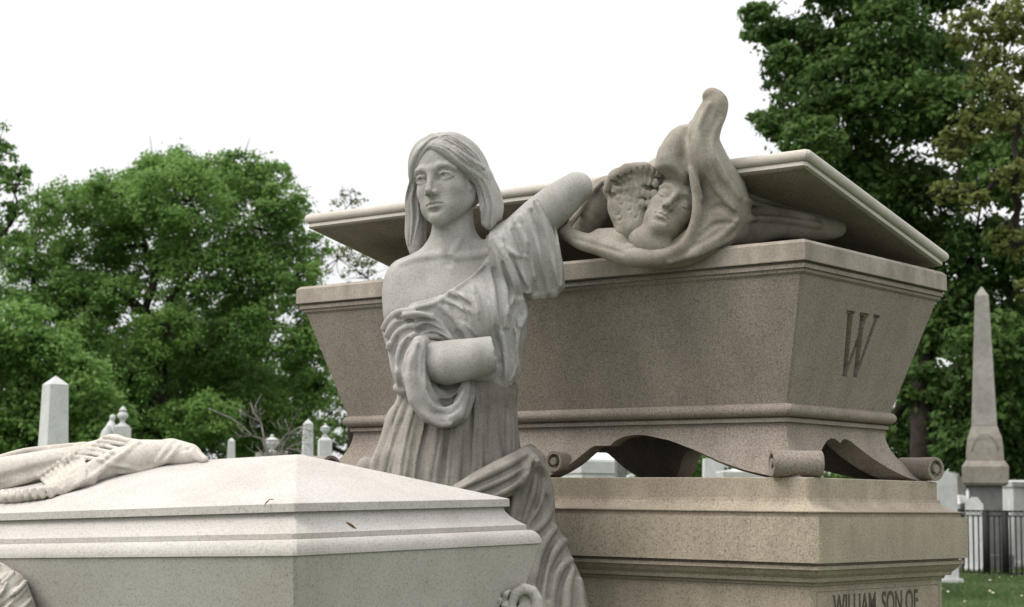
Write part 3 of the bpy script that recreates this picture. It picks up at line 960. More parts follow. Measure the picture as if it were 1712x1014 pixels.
# left lock, longer, falling on the shoulder
c_([(-55, -28, 2), (-64, -34, -20), (-70, -40, -46), (-72, -42, -72), (-74, -40, -98)], (11, 11, 12, 13, 8))
c_([(-62, -36, 0), (-75, -42, -26), (-82, -48, -54), (-84, -48, -82), (-80, -44, -108), (-78, -42, -118)], (12, 13, 14, 15, 12, 6))
c_([(-65, -46, -4), (-74, -56, -30), (-80, -60, -60), (-80, -58, -88)], (12, 13, 14, 13))
def hair_line(p, r, mode='cut', k=2.0, lift=2.0):
    """engraved strand: points in head space pushed out to the surface seen from the front"""
    pix = []
    for x, y, z in p:
        w = hl(x, y, z) - np.array([0, 0, EYE])
        a, b, c = w @ CR, w @ CU, w @ CF
        pix.append((CX + FPX * a / c, CY - FPX * b / c))
    fold(hair, pix, r, lift, k, mode, 5.0)
rs = random.Random(4)
for s in (-1, 1):
    for j in range(15):
        t = j / 14.0
        o = rs.uniform(-2, 2)
        p = [(s * (2 + o * 0.3), 16 - 40 * t, 53 + 22 * t), (s * (20 + o), 14 - 34 * t, 46 + 26 * t), (s * (40 + 4 * t), 2 - 22 * t, 28 + 26 * t + o), (s * (54 + 8 * t), -10 - 18 * t, 8 + 24 * t), (s * (60 + 10 * t), -24 - 16 * t, -8 + 16 * t)]
        hair_line(p, (1.0, 1.8, 2.3, 2.2, 1.4), 'cut' if j % 2 else 'add', 1.8, 0.2 if j % 2 else 0.2)
for j, (x0, x1) in enumerate([(798, 806), (803, 812), (808, 818), (813, 824), (818, 828)]):
    fold(hair, [(x0 - 8, 300), (x0 + 2, 325), (x1 - 2, 350), (x1 - 6, 384)], (1.0, 2.0, 2.2, 1.4), 0.2, 2, 'cut' if j % 2 else 'add')
for j, x0 in enumerate([680, 685, 690, 695, 700]):
    fold(hair, [(x0 + 6, 300), (x0 - 1, 330), (x0, 365), (x0 + 2 - j * 3, 410)], (1.0, 2.0, 2.2, 1.4), 0.2, 2, 'cut' if j % 2 else 'add')
# deep wave over the temple, as carved
fold(hair, [(745, 234), (770, 250), (795, 268), (808, 284)], (1.0, 2.4, 2.8, 2.0), 1.2, 3, 'cut')
fold(hair, [(750, 250), (776, 272), (800, 286), (814, 300)], (1.2, 2.4, 3.0, 2.0), 1.2, 3, 'cut')
fold(hair, [(760, 246), (786, 266), (808, 280)], (2, 3, 2.5), 0.0, 4, 'add')

# --- the gown's upper part with its sleeve
lo, hi = cover(622, 320, 960, 690, 120, -130)
gown = Field(lo, hi, 0.0026)
g = lambda p, r, k=14: gown.chain([S(*t) for t in p], np.array(r, float) * U, k * U)
gown.ell(S(765, 520, -28), np.array([103, 62, 112]) * U, 10 * U)
gown.ell(S(712, 525, 6), np.array([48, 40, 46]) * U, 24 * U)
gown.ell(S(800, 524, 10), np.array([48, 42, 52]) * U, 24 * U)
gown.ell(S(768, 612, -25), np.array([98, 62, 48]) * U, 24 * U)
g([(836, 410, -18), (850, 470, -20), (848, 560, -20), (835, 620, -20)], (36, 36, 34, 30), 20)
g([(846, 422, -12), (880, 388, -14), (908, 360, -16)], (46, 42, 39), 12)
# left arm of the picture: wrapped in gathered cloth
g([(680, 548, -6), (692, 580, 6), (700, 615, 16)], (42, 42, 40), 10)
g([(672, 560, -20), (676, 610, -12), (678, 650, -12)], (24, 24, 16), 12)
base_gown = gown.F.copy()
gown.prism([(818, 380), (817, 428), (792, 460), (757, 486), (722, 498), (690, 506), (664, 517), (644, 532), (632, 545), (640, 580), (650, 612), (654, 645), (660, 668), (720, 672), (868, 662), (884, 600), (888, 520), (878, 470), (902, 492), (948, 484), (944, 430), (928, 372), (905, 318), (860, 360)], U, 0.006)
# hem of the neckline
fold(gown, [(820, 392), (816, 430), (792, 460), (757, 486), (728, 506), (690, 516), (655, 530)], (3, 3.2, 3.4, 3.6, 4, 4, 4), 1.5, 3)
fold(gown, [(757, 487), (720, 492), (690, 500), (668, 514)], (3, 4, 4.5, 4), 1.0, 4)
# hanging sleeve folds on the right
for pts, r in [([(838, 394), (846, 430), (866, 470), (876, 486)], (8, 12, 11, 8)), ([(852, 380), (872, 428), (884, 470), (892, 494)], (6, 8, 12, 9)), ([(866, 366), (892, 420), (900, 462), (908, 494)], (9, 12, 8, 7)), ([(884, 350), (902, 404), (920, 450), (924, 488)], (6, 9, 13, 11)), ([(896, 336), (918, 390), (934, 440), (936, 478)], (6, 8, 8, 9))]:
    gown.chain([S(p[0], p[1], d) for p, d in zip(pts, (24, 24, 12, -4))], np.array(r) * U, 9 * U, sm=3)
for pts, r in [([(836, 396), (850, 440), (870, 482)], (3, 5, 6)), ([(850, 384), (860, 420), (884, 486)], (2, 4, 6)), ([(862, 370), (886, 424), (893, 470)], (3, 5, 3)), ([(878, 356), (896, 400), (914, 486)], (3, 3, 6)), ([(900, 342), (914, 380), (934, 478)], (3, 3, 5)), ([(842, 412), (858, 424), (880, 430)], (3, 4, 2)), ([(870, 380), (880, 400), (884, 420)], (3, 4, 2))]:
    fold(gown, pts, r, 1.0, 6)
for pts, r in [([(844, 402), (856, 440), (878, 484)], (1.5, 3, 5)), ([(858, 384), (880, 440), (896, 488)], (1.5, 2.5, 5)), ([(874, 372), (890, 408), (910, 488)], (1.5, 4, 5)), ([(890, 352), (906, 396), (928, 482)], (1.5, 2.5, 4)), ([(884, 410), (889, 440), (892, 456)], (1.5, 3, 1.5))]:
    fold(gown, pts, r, 0.4, 5, 'cut')
fold(gown, [(904, 324), (918, 352), (930, 395), (938, 440), (938, 476)], (3, 3, 3, 3, 3), 1, 3)
# folds of the bodice
for pix, r in [
    ([(822, 402), (836, 440), (846, 490), (850, 545)], (3, 5, 5, 3)),
    ([(826, 398), (852, 440), (866, 480), (872, 520)], (3, 5, 5, 4)),
    ([(815, 440), (824, 480), (832, 540), (848, 600), (852, 640)], (3, 4, 5, 5, 5)),
    ([(790, 480), (806, 520), (820, 560), (832, 600)], (4, 5, 5, 4)),
    ([(760, 492), (785, 500), (800, 520)], (4, 4, 3)),
    ([(748, 502), (770, 514), (790, 520), (800, 530)], (3, 4, 4, 2)),
    ([(735, 512), (757, 528), (770, 548)], (3, 4, 3)),
    ([(856, 500), (846, 525), (842, 545)], (4, 4, 3)),
    ([(878, 526), (868, 545), (864, 590), (868, 630)], (5, 5, 4, 4)),
    ([(872, 500), (878, 526), (872, 545)], (4, 5, 3)),
    ([(775, 545), (782, 560), (786, 575)], (4, 5, 4)),
    ([(840, 560), (846, 600), (842, 640)], (4, 5, 5)),
]:
    fold(gown, pix, r, 1.5, 6)
for pix, r in [
    ([(797, 490), (806, 515), (815, 545), (824, 575), (836, 606)], (2.5, 4, 4.5, 4, 3)),
    ([(842, 440), (852, 480), (855, 520)], (2, 3, 2)),
    ([(760, 498), (785, 510)], (2.5, 2)),
    ([(862, 510), (856, 540), (854, 600)], (2.5, 3, 2.5)),
    ([(826, 450), (836, 500), (838, 550)], (2, 2.5, 2)),
    ([(765, 555), (772, 566)], (3, 3)),
]:
    fold(gown, pix, r, 0.2, 5, 'cut')
# cloth gathered round the arm
for pix, r in [
    ([(642, 548), (652, 532), (668, 520), (690, 518)], (6, 6, 5, 4)),
    ([(646, 560), (658, 542), (676, 530), (700, 526), (722, 528)], (5, 5.5, 5, 5, 4)),
    ([(676, 526), (705, 524), (735, 540), (752, 560)], (4, 4, 4, 3)),
    ([(692, 546), (715, 536), (738, 548), (756, 566)], (3.5, 4.5, 4.5, 3.5)),
    ([(704, 558), (722, 550), (742, 556), (757, 568)], (3.5, 4.5, 4.5, 3.5)),
    ([(700, 566), (722, 562), (742, 565), (758, 572)], (4, 5, 5, 4)),
    ([(690, 542), (668, 552), (655, 572), (656, 600), (664, 635)], (4, 5, 5.5, 5.5, 5)),
    ([(696, 556), (674, 572), (665, 598), (666, 630), (672, 652)], (4, 5, 5.5, 5.5, 5)),
    ([(704, 566), (684, 590), (678, 620), (680, 650)], (4.5, 6, 6, 5)),
    ([(650, 575), (648, 600), (656, 630), (656, 650)], (5, 5, 5, 6)),
]:
    fold(gown, pix, r, 3, 4)
for c in [(684, 535), (697, 552), (665, 531)]:
    fold(gown, [c, (c[0] + 5, c[1] + 2)], (4.2, 3.8), -1, 2, 'cut')
for pix in [[(700, 533), (725, 536), (748, 556)], [(704, 551), (728, 549), (750, 562)], [(664, 564), (659, 590), (662, 615)], [(682, 566), (672, 596), (673, 625)]]:
    fold(gown, pix, (2, 2.8, 2), 0.2, 3, 'cut')
# small crumples in the thin cloth
rq = random.Random(23)
for j in range(26):
    x, y = rq.uniform(745, 868), rq.uniform(500, 632)
    if 705 < x < 832 and 552 < y < 632:
        continue
    a = rq.uniform(1.1, 1.9) if x > 800 else rq.uniform(0.3, 1.3)
    l = rq.uniform(14, 34)
    pix = [(x - math.cos(a) * l, y - math.sin(a) * l), (x + rq.uniform(-2, 2), y), (x + math.cos(a + 0.25) * l * 0.8, y + math.sin(a + 0.25) * l * 0.8)]
    fold(gown, pix, (1.2, rq.uniform(2, 3.6), 1.2), 0.6, 3, 'cut' if j % 2 else 'add')
# bloused edge over the girdle
fold(gown, [(655, 652), (668, 648), (684, 656)], (7, 8, 7), 0, 6)
fold(gown, [(778, 648), (796, 655), (812, 658), (822, 648), (830, 638), (845, 650), (858, 645), (868, 634)], (6, 7, 7, 6, 5, 8, 7, 5), 2, 5)
gown.bumps(0.0006, 55, 5)

# --- skirt
lo, hi = cover(585, 630, 905, 1060, 130, -150)
skirt = Field(lo, hi, 0.0029)
skirt.ell(S(765, 650, -30), np.array([94, 58, 40]) * U, 10 * U)
skirt.chain([S(765, 660, -40), S(757, 730, -40), S(750, 830, -40), S(748, 1050, -40)], np.array([56, 72, 88, 92]) * U, 20 * U)
skirt.chain([S(722, 664, -36), S(704, 720, -34), S(695, 780, -30), S(690, 860, -30), S(690, 1050, -30)], np.array([50, 64, 74, 80, 84]) * U, 24 * U)
skirt.chain([S(812, 662, -42), S(806, 740, -44), S(806, 820, -44), S(806, 1050, -44)], np.array([52, 62, 70, 76]) * U, 24 * U)
rs = random.Random(11)
def skirt_line(t, w, y0=660, y1=848):
    xt, xb = 672 + 188 * t, 620 + 254 * t
    bow = 20 * max(0, 0.5 - t)
    out = []
    for f in (0, 0.3, 0.62, 1.0):
        y = y0 + (y1 - y0) * f
        g_ = (y - 660) / 188.0
        out.append((xt + (xb - xt) * g_ - bow * math.sin(g_ * 3.1) + w * math.sin(f * 4.0 + t * 9), y))
    return out
tt = [0.0, 0.05, 0.13, 0.17, 0.27, 0.36, 0.40, 0.50, 0.55, 0.66, 0.71, 0.80, 0.84, 0.90, 0.96, 1.0]
for j, t in enumerate(tt):
    fold(skirt, skirt_line(t, rs.uniform(-4, 4)), (2, rs.uniform(3, 6), rs.uniform(3, 9), rs.uniform(4, 11)), rs.uniform(-1.5, 1.0), 7)
for j in range(22):
    t = rs.random()
    y0 = rs.choice((660, 660, 680, 720))
    y1 = rs.choice((848, 848, 790, 750))
    fold(skirt, skirt_line(t, rs.uniform(-3, 3), y0, y1), (1.2, rs.uniform(1.5, 3.6), rs.uniform(1.5, 4.2), 1.5), rs.uniform(-0.6, 1.0), 3.5, 'cut')
skirt.ell(S(612, 782, -10), np.array([16, 20, 18]) * U, 8 * U)
skirt.bumps(0.0006, 50, 8)

# --- loop of cloth hanging from the broken forearm
lo, hi = cover(655, 550, 800, 730, 140, -20)
sash = Field(lo, hi, 0.0026)
loop = [(700, 572, 66), (694, 600, 74), (694, 630, 76), (702, 662, 74), (720, 690, 70), (743, 700, 66), (764, 690, 58), (774, 664, 48), (778, 640, 36)]
sash.chain([S(*p) for p in loop], np.array([11, 13, 15, 16, 15, 15, 13, 11, 9]) * U, 4 * U)
sash.chain([S(x + 8, y + 0, d - 20) for x, y, d in loop], np.array([11, 13, 15, 17, 16, 15, 14, 12, 10]) * U, 8 * U)
sash.chain([S(x - 6, y + 4, d - 22) for x, y, d in loop[:6]], np.array([10, 12, 13, 14, 13, 12]) * U, 8 * U)
fold(sash, [(709, 570), (708, 610), (711, 650), (724, 678), (745, 684), (764, 674), (775, 652)], (3, 3.5, 4, 4, 4, 4, 3), 1, 4)
fold(sash, [(697, 574), (686, 610), (688, 645), (704, 686), (732, 708), (752, 708)], (3, 4, 4, 5, 5, 4), 1, 4)
fold(sash, [(701, 580), (698, 620), (704, 660), (722, 690), (748, 697)], (2, 3, 3, 3, 2), 0.5, 4, 'cut')
fold(sash, [(730, 690), (752, 692), (768, 680)], (2, 2.5, 2), 0.3, 4, 'cut')
# inner layers of the hollow
sash.chain([S(708, 630, 34), S(724, 660, 30), S(748, 668, 24), S(770, 652, 18)], np.array([12, 16, 16, 12]) * U, 10 * U)
fold(sash, [(716, 640), (728, 660), (750, 664), (768, 652)], (2.5, 3, 3, 2.5), 1, 4)
fold(sash, [(714, 650), (728, 670), (750, 672)], (2, 2.5, 2), 0.3, 4, 'cut')
sash.bumps(0.0005, 60, 9)

# --- shawl slung from behind, falling between the tombs
lo, hi = cover(745, 735, 1020, 1075, 90, -140)
shawl = Field(lo, hi, 0.0029)
h_ = lambda p, r, k=10: shawl.chain([S(*t) for t in p], np.array(r, float) * U, k * U)
h_([(760, 826, 56), (800, 806, 58), (845, 784, 44), (880, 764, 16), (886, 756, -20)], (14, 18, 20, 18, 14))
h_([(790, 836, 52), (835, 818, 48), (872, 794, 32), (896, 768, 8)], (15, 18, 20, 16))
h_([(886, 764, 0), (898, 792, 8), (902, 822, 8), (900, 850, 6), (892, 872, 6)], (14, 21, 25, 28, 30))
h_([(880, 784, 16), (876, 820, 20), (872, 850, 16), (872, 880, 12)], (14, 22, 26, 28))
h_([(895, 870, 6), (910, 910, 4), (925, 945, 2), (935, 985, 2), (942, 1060, 2)], (30, 34, 35, 42, 52))
h_([(880, 890, 10), (890, 930, 8), (905, 970, 8), (915, 1060, 8)], (30, 32, 36, 48))
for pix, r in [
    ([(762, 820), (800, 800), (845, 778), (886, 756)], (4, 5, 6, 5)),
    ([(775, 830), (820, 810), (862, 790), (892, 768)], (4, 5, 5, 4)),
    ([(800, 836), (840, 822), (872, 800), (894, 774)], (5, 6, 6, 5)),
    ([(892, 762), (876, 800), (862, 836), (858, 864)], (5, 6, 6, 6)),
    ([(898, 764), (894, 800), (884, 840), (876, 870)], (5, 7, 7, 6)),
    ([(896, 766), (905, 800), (904, 830), (896, 860), (884, 884)], (5, 6, 7, 6, 5)),
    ([(900, 772), (914, 800), (922, 840), (914, 866), (900, 884), (890, 890)], (5, 6, 6, 6, 5, 4)),
    ([(936, 872), (920, 892), (906, 920), (896, 960), (888, 1010)], (5, 6, 6, 6, 6)),
    ([(948, 900), (934, 912), (922, 935), (914, 975), (908, 1030)], (6, 7, 6, 6, 6)),
    ([(955, 936), (938, 948), (926, 975), (922, 1030)], (5, 7, 7, 7)),
    ([(958, 950), (950, 980), (948, 1040)], (5, 7, 8)),
    ([(968, 970), (972, 1010), (980, 1050)], (6, 8, 8)),
]:
    fold(shawl, pix, r, 1.5, 6)
for pix, r in [
    ([(772, 822), (820, 802), (868, 778)], (2, 3, 2)),
    ([(815, 826), (850, 808), (880, 786)], (2, 4.5, 2)),
    ([(893, 775), (884, 815), (870, 862)], (2, 3.5, 3)),
    ([(903, 775), (904, 810), (894, 850)], (2, 3.5, 2.5)),
    ([(912, 830), (904, 856), (888, 882)], (2, 3.5, 3)),
    ([(930, 895), (914, 925), (904, 965), (898, 1010)], (3, 4, 4, 3)),
    ([(940, 925), (924, 955), (916, 1000)], (3, 4, 3)),
    ([(950, 950), (936, 985), (932, 1030)], (2, 3, 3)),
]:
    fold(shawl, pix, r, 0.2, 5, 'cut')
shawl.bumps(0.0006, 50, 10)

M_statue = stone('weathered_marble', ((0.18, 0.174, 0.166), (0.435, 0.42, 0.404), (0.575, 0.56, 0.54)), grain=230, amount=0.5, stain=(0.21, 0.19, 0.16), stain_amt=0.65, stain_scale=(5, 5, 2.2), bump=0.3, dark=0.14, streak=0.12)
M_skirt = stone('weathered_marble_brown', ((0.13, 0.12, 0.108), (0.36, 0.333, 0.30), (0.51, 0.478, 0.435)), grain=210, amount=0.45, stain=(0.17, 0.15, 0.13), stain_amt=0.65, stain_scale=(5, 5, 1.6), bump=0.35, dark=0.2, streak=0.25)
def carve_joined(name, fields, mat, parent):
    Vs, Qs, n = [], [], 0
    for f in fields:
        V, Q_ = f.surface(1)
        Vs.append(V - np.array(parent.location)); Qs.append(Q_ + n); n += len(V)
    return fast_mesh(name, np.concatenate(Vs), np.concatenate(Qs), mat, parent)
o_body = carve_joined('body', (head, body), M_statue, statue)
o_hair = carve_obj('hair', hair, M_statue, statue)
o_hair.parent = o_body
o_gown = carve_obj('gown', gown, M_statue, statue)
carve_obj('skirt', skirt, M_skirt, statue)
o_sash = carve_obj('sash', sash, M_statue, statue)
o_sash.parent = o_gown
carve_obj('shawl', shawl, M_skirt, statue)
# ------------------------------------------------------------------ the rising soul: winged face in a swirl of cloth
YS = 4.80
US = YS / FPX
def Q(px, py, d=0.0):
    return P(px, py, YS - d * US)
soul = empty('soul_sculpture', tuple(Q(1110, 440)))
tag(soul, 'carved sleeping face with a wing in a flame shaped swirl of stone cloth', 'sculpture')
def qcover(a, b, c, d, e, f):
    p = np.array([Q(x, y, z) for x in (a, c) for y in (b, d) for z in (e, f)])
    return p.min(0), p.max(0)
lo, hi = qcover(925, 135, 1420, 470, 125, -150)
sw = Field(lo, hi, 0.0031)
c_ = lambda p, r, k=10, mode='add': sw.chain([Q(*t) for t in p], np.array(r, float) * US, k * US, mode, sm=3)
def sfold(pix, r, lift=1.0, k=6, mode='add'):
    sw.stroke(pix, np.array(r, float) * US, lift * US, k * US, mode, (4.3, 5.6), 7.0)
# hood behind and round the face
c_([(1060, 425, 16), (1110, 426, 24), (1165, 408, 38), (1206, 374, 42), (1216, 335, 44), (1200, 296, 52), (1180, 260, 60)], (20, 24, 30, 36, 34, 32, 30), 16)
c_([(1222, 380, 10), (1228, 345, 14), (1214, 305, 26)], (30, 28, 26), 16)
c_([(1178, 266, 60), (1174, 236, 64), (1182, 208, 66), (1192, 186, 68), (1197, 172, 69), (1193, 161, 70)], (31, 28, 26, 24, 20, 13), 10)
c_([(1194, 164, 70), (1187, 158, 73), (1181, 160, 75)], (13, 11, 7), 6)
c_([(1134, 292, 40), (1122, 264, 44), (1136, 234, 44), (1154, 222, 46)], (24, 23, 22, 16), 8)
c_([(1108, 276, 40), (1112, 256, 42)], (13, 11), 8)
c_([(1090, 400, -6), (1080, 340, -24), (1110, 300, -30)], (36, 44, 40), 18)
c_([(1150, 330, -10), (1160, 290, 10)], (40, 34), 18)
sw.ell(Q(1198, 335, 34), np.array([42, 34, 72]) * US, 16 * US)
# roll of cloth running left below the wing, turning up as the edge of the hood
c_([(944, 388, -44), (970, 402, -26), (1005, 412, -4), (1040, 426, 18), (1085, 431, 34), (1125, 421, 46), (1152, 396, 58), (1164, 360, 66), (1163, 320, 70), (1158, 285, 70)], (11, 15, 17, 18, 16, 14, 12, 10, 8, 7), 8)
c_([(1004, 397, -20), (1040, 402, 0)], (16, 22), 10)
# dark hollow to the left
c_([(968, 384, -118), (990, 352, -124), (1010, 322, -118), (1024, 308, -100)], (22, 32, 28, 16), 8)
c_([(946, 386, -44), (964, 358, -84), (986, 326, -96), (1008, 304, -70)], (5, 6, 6, 5), 8)
# shroud trailing back under the lid
c_([(1235, 380, -40), (1300, 372, -66), (1370, 380, -90), (1398, 380, -110)], (34, 28, 24, 18), 14)
c_([(1235, 330, -50), (1300, 352, -80), (1375, 366, -110)], (34, 26, 20), 14)
for pix, r in [([(1155, 205), (1150, 245), (1158, 285), (1172, 330)], (3, 5, 6, 4)), ([(1185, 175), (1168, 215), (1176, 260), (1196, 310), (1226, 350)], (3, 5, 6, 6, 4)),
               ([(1205, 200), (1190, 240), (1204, 285), (1236, 330)], (3, 5, 6, 4)), ([(1160, 420), (1205, 396), (1232, 368)], (5, 6, 4)), ([(1120, 438), (1175, 420), (1225, 395)], (4, 6, 5)),
               ([(1250, 365), (1300, 366), (1370, 376)], (5, 6, 5)), ([(1245, 335), (1300, 350), (1360, 362)], (4, 5, 4))]:
    sfold(pix, r)
for pix, r in [([(1148, 215), (1146, 250), (1150, 275)], (3, 4, 3)), ([(1185, 350), (1205, 345), (1230, 362)], (3, 5, 3)), ([(1170, 395), (1195, 375), (1225, 372)], (2, 4, 2)),
               ([(960, 398), (1000, 410), (1040, 422)], (1.5, 2, 1.5)), ([(1050, 414), (1070, 410), (1095, 402)], (2, 3, 2))]:
    sfold(pix, r, 1.5, 6, 'cut')
# clear the hollow in which the face lies
sw.ell(Q(1108, 346, 62), np.array([46, 52, 68]) * US, 8 * US, 'cut')
sw.bumps(0.0006, 55, 21)
# face, turned up and asleep
fa = Field(*qcover(1040, 250, 1210, 450, 90, -80), 0.0023)
FO, FH = head_frame(Q(1129, 334, 32), math.radians(12), math.radians(-30), math.radians(10))
carve_face(fa, FO, FH, US * 0.86, closed=True)
fa.ell(FO - FH[2] * US * 80 - FH[1] * US * 26, np.array([44, 30, 26]) * US, 14 * US, 'add', FH)
# wing: fan of overlapping feathers
wg = Field(*qcover(985, 250, 1145, 440, 80, -70), 0.0024)
w_ = lambda p, r, k=4: wg.chain([Q(t[0], t[1], t[2] + 10) for t in p], np.array(r, float) * US, k * US)
w_([(1096, 304, -14), (1070, 292, -8), (1035, 300, -10), (1022, 318, -12)], (20, 22, 20, 14), 10)
w_([(1078, 402, -4), (1058, 378, -6), (1046, 345, -10), (1056, 315, -10)], (22, 30, 31, 28), 12)
w_([(1088, 392, -14), (1078, 350, -16), (1078, 315, -16)], (16, 22, 22), 12)
w_([(1102, 290, 10), (1078, 280, 16), (1048, 282, 17), (1024, 297, 14), (1014, 316, 8)], (8, 10, 10, 9, 6), 3)
rw = random.Random(5)
for j in range(9):                       # long leading feathers along the top edge
    t = j / 8.0
    x0, y0_ = 1090 - 10 * t, 288 + 6 * t
    x1, y1_ = 1092 - 78 * t + 4 * math.sin(t * 3), 272 + 4 * (1 - t) + 30 * t * t
    w_([(x0, y0_ + 12, 6), ((x0 + x1) / 2, (y0_ + y1_) / 2 + 2, 12 + 3 * (j % 2)), (x1, y1_ + 4, 8)], (5, 6, 5), 2.5)
for row, (yy, n) in enumerate([(316, 8), (330, 7), (344, 5)]):
    for j in range(n):
        x = 1028 + row * 9 + j * 9.6 + rw.uniform(-1.5, 1.5)
        y = yy - 12 * math.sin(j / max(1, n - 1) * 2.2) * 0.5 + rw.uniform(-2, 2) - (6 if row == 0 and j > 4 else 0)
        wg.ell(Q(x, y, 25 - row * 1.0), np.array([6.4, 5, 8.5]) * US, 2 * US)
for j in range(7):                       # ragged outer edge
    y = 318 + j * 11
    x = 1018 + (8 if j % 2 else 4) + max(0, j - 2) * 3.0
    wg.ell(Q(x + 6, y, 14), np.array([9, 7, 8]) * US, 5 * US)
for j in range(8):
    t = j / 7.0
    wg.stroke([(1098 - 76 * t, 276 + 26 * t * t), (1094 - 64 * t, 292 + 14 * t * t), (1090 - 50 * t, 306 + 6 * t)], np.array([1.6, 2.2, 1.2]) * US, 0, 2 * US, 'cut', (4.3, 5.4), 5.0)
for yy, x0, n in ((312, 1026, 6), (325, 1022, 6), (338, 1028, 5), (352, 1030, 5), (366, 1036, 4)):
    for j in range(n):
        if rw.random() < 0.25: continue
        x, y = x0 + j * 11.5 + rw.uniform(-2.5, 2.5), yy + rw.uniform(-3, 3) - 5 * math.sin(j / 5.0 * 3.1)
        wg.stroke([(x - 5.5, y - 4), (x - 4, y + 3), (x, y + 6), (x + 4, y + 3), (x + 5.5, y - 4)], np.array([0.7, 1.3, 1.6, 1.3, 0.7]) * US, 0.5 * US, 2.5 * US, 'cut', (4.3, 5.4), 3.0)
wg.bumps(0.0007, 120, 22)
M_soul = stone('weathered_tan_marble', ((0.13, 0.115, 0.095), (0.34, 0.31, 0.265), (0.48, 0.45, 0.40)), grain=200, amount=0.45, stain=(0.16, 0.13, 0.10), stain_amt=0.8, stain_scale=(7, 7, 5), bump=0.35, dark=0.22)
carve_obj('swirling_cloth', sw, M_soul, soul)
carve_obj('face', fa, M_soul, soul)
carve_obj('wing', wg, M_soul, soul)
# ------------------------------------------------------------------ carved pall, garland and scroll of the chest tomb
YT = 4.25
UT = YT / FPX
def tomb_depth(px, py):
    """depth of the tomb's sloping top under a pixel"""
    best = None
    d = CR * ((px - CX) / FPX) - CU * ((py - CY) / FPX) + CF
    d = d / d[1]
    # near slope plane through the front edge and the ridge
    p0, p1, p2 = TWp(TA, -TB, -0.0065), TWp(-TA, -TB, -0.0065), TWp(0, -0.012, RIDGE)
    n = np.cross(p1 - p0, p2 - p0)
    t = ((p0 - np.array([0, 0, EYE])) @ n) / (d @ n)
    return float(t)
def ridge_depth(px, py):
    d = CR * ((px - CX) / FPX) - CU * ((py - CY) / FPX) + CF
    d = d / d[1]
    n = TR @ np.array([0, 1.0, 0])
    return float(((TWp(0, 0, RIDGE) - np.array([0, 0, EYE])) @ n) / (d @ n))
def TQ(px, py, d=0.0, r=0.0):
    Y = min(tomb_depth(px, py + r * 0.75), ridge_depth(px, py)) if tomb_depth(px, py + r * 0.75) > 0 else ridge_depth(px, py)
    return P(px, py, Y - d * UT)
_c = [P(a, b, c) for a in (-60, 370) for b in (700, 865) for c in (3.78, 5.0)]
pl_lo = np.min(_c, 0)
pl_hi = np.max(_c, 0)
pall = Field(pl_lo, pl_hi, 0.0030)
p_ = lambda p, r, k=12, mode='add': pall.chain([TQ(t[0], t[1], t[2], q) for t, q in zip(p, r)], np.array(r, float) * UT, k * UT, mode)
def pfold(pix, r, lift=1.0, k=6, mode='add'):
    pall.stroke(pix, np.array(r, float) * UT, lift * UT, k * UT, mode, (3.2, 5.4), 6.0)
p_([(-60, 790, 0), (0, 792, 0), (50, 784, 0), (110, 772, 0), (170, 762, 0)], (28, 30, 30, 27, 27), 20)
p_([(-60, 775, 0), (0, 782, 0), (60, 770, 0), (120, 762, 0), (190, 752, 0)], (22, 20, 20, 20, 24), 20)
p_([(110, 806, 4), (150, 792, 2), (200, 772, 0), (240, 764, 0), (280, 757, 0), (318, 760, 0)], (14, 20, 26, 26, 22, 16), 18)
p_([(190, 748, 0), (230, 752, 0), (290, 752, 0), (320, 756, 0)], (22, 19, 18, 13), 16)
p_([(-20, 832, 6), (30, 830, 6), (70, 824, 6), (110, 812, 4), (150, 802, 2)], (10, 11, 12, 12, 12), 12)
p_([(300, 756, 0), (325, 760, 0), (342, 768, 0)], (14, 12, 6), 8)
p_([(250, 768, 0), (290, 764, 0), (320, 766, 0)], (14, 12, 8), 10)
pfold([(0, 764), (40, 754), (90, 748), (140, 742)], (5, 6, 6, 4), 1, 8)
pfold([(0, 800), (50, 786), (100, 772)], (3, 5, 3), 2, 8, 'cut')
pfold([(0, 816), (40, 804), (80, 790)], (4, 5, 4), 1, 6)
pfold([(110, 820), (150, 800), (190, 770), (232, 740)], (4, 5, 5, 4), 1.5, 5)
pfold([(180, 775), (210, 780), (240, 786)], (2, 3, 2), 1.5, 5)
pfold([(200, 790), (240, 785), (280, 768), (300, 745)], (3, 4, 5, 4), 1.5, 5)
pfold([(290, 738), (275, 756), (262, 772)], (3, 4, 3), 1.5, 6)
pfold([(298, 746), (312, 752), (322, 744)], (2.5, 3.5, 2.5), 1.5, 5, 'cut')
pfold([(325, 742), (332, 756), (344, 768)], (3, 4, 3), 1, 5)
# fringe of thick cords: lower bundle, then the bundle turned over the ridge
for j in range(9):
    t = j / 8.0
    x0, y0_ = 66 + 64 * t, 796 - 44 * t
    x1, y1_ = 90 + 52 * t, 832 - 30 * t
    pfold([(x0, y0_), ((x0 + x1) / 2 + 4, (y0_ + y1_) / 2 - 2), (x1, y1_)], (4.2, 5, 5), 3, 1.6)
for j in range(6):
    t = j / 5.0
    x0, y0_ = 128 + 46 * t, 764 - 33 * t
    x1, y1_ = 170 + 44 * t, 770 - 33 * t
    pfold([(x0, y0_), ((x0 + x1) / 2, (y0_ + y1_) / 2 - 1), (x1, y1_)], (4.2, 4.8, 4.2), 3, 1.6)
for j in range(7):
    x = 4 + j * 13
    pfold([(x, 822 - j * 0.8), (x + 3, 832 - j * 0.8)], (5, 6), 2.5, 2)
M_pall = stone('warm_grey_marble', ((0.27, 0.24, 0.21), (0.54, 0.505, 0.455), (0.68, 0.645, 0.59)), grain=170, amount=0.5, stain=(0.32, 0.275, 0.23), stain_amt=0.55, stain_scale=(5, 5, 5), bump=0.35, dark=0.14)
V, Qd = pall.surface(1)
TRi = TR.T
o = fast_mesh('pall', (V - TBASE) @ TR, Qd, M_pall, tomb)
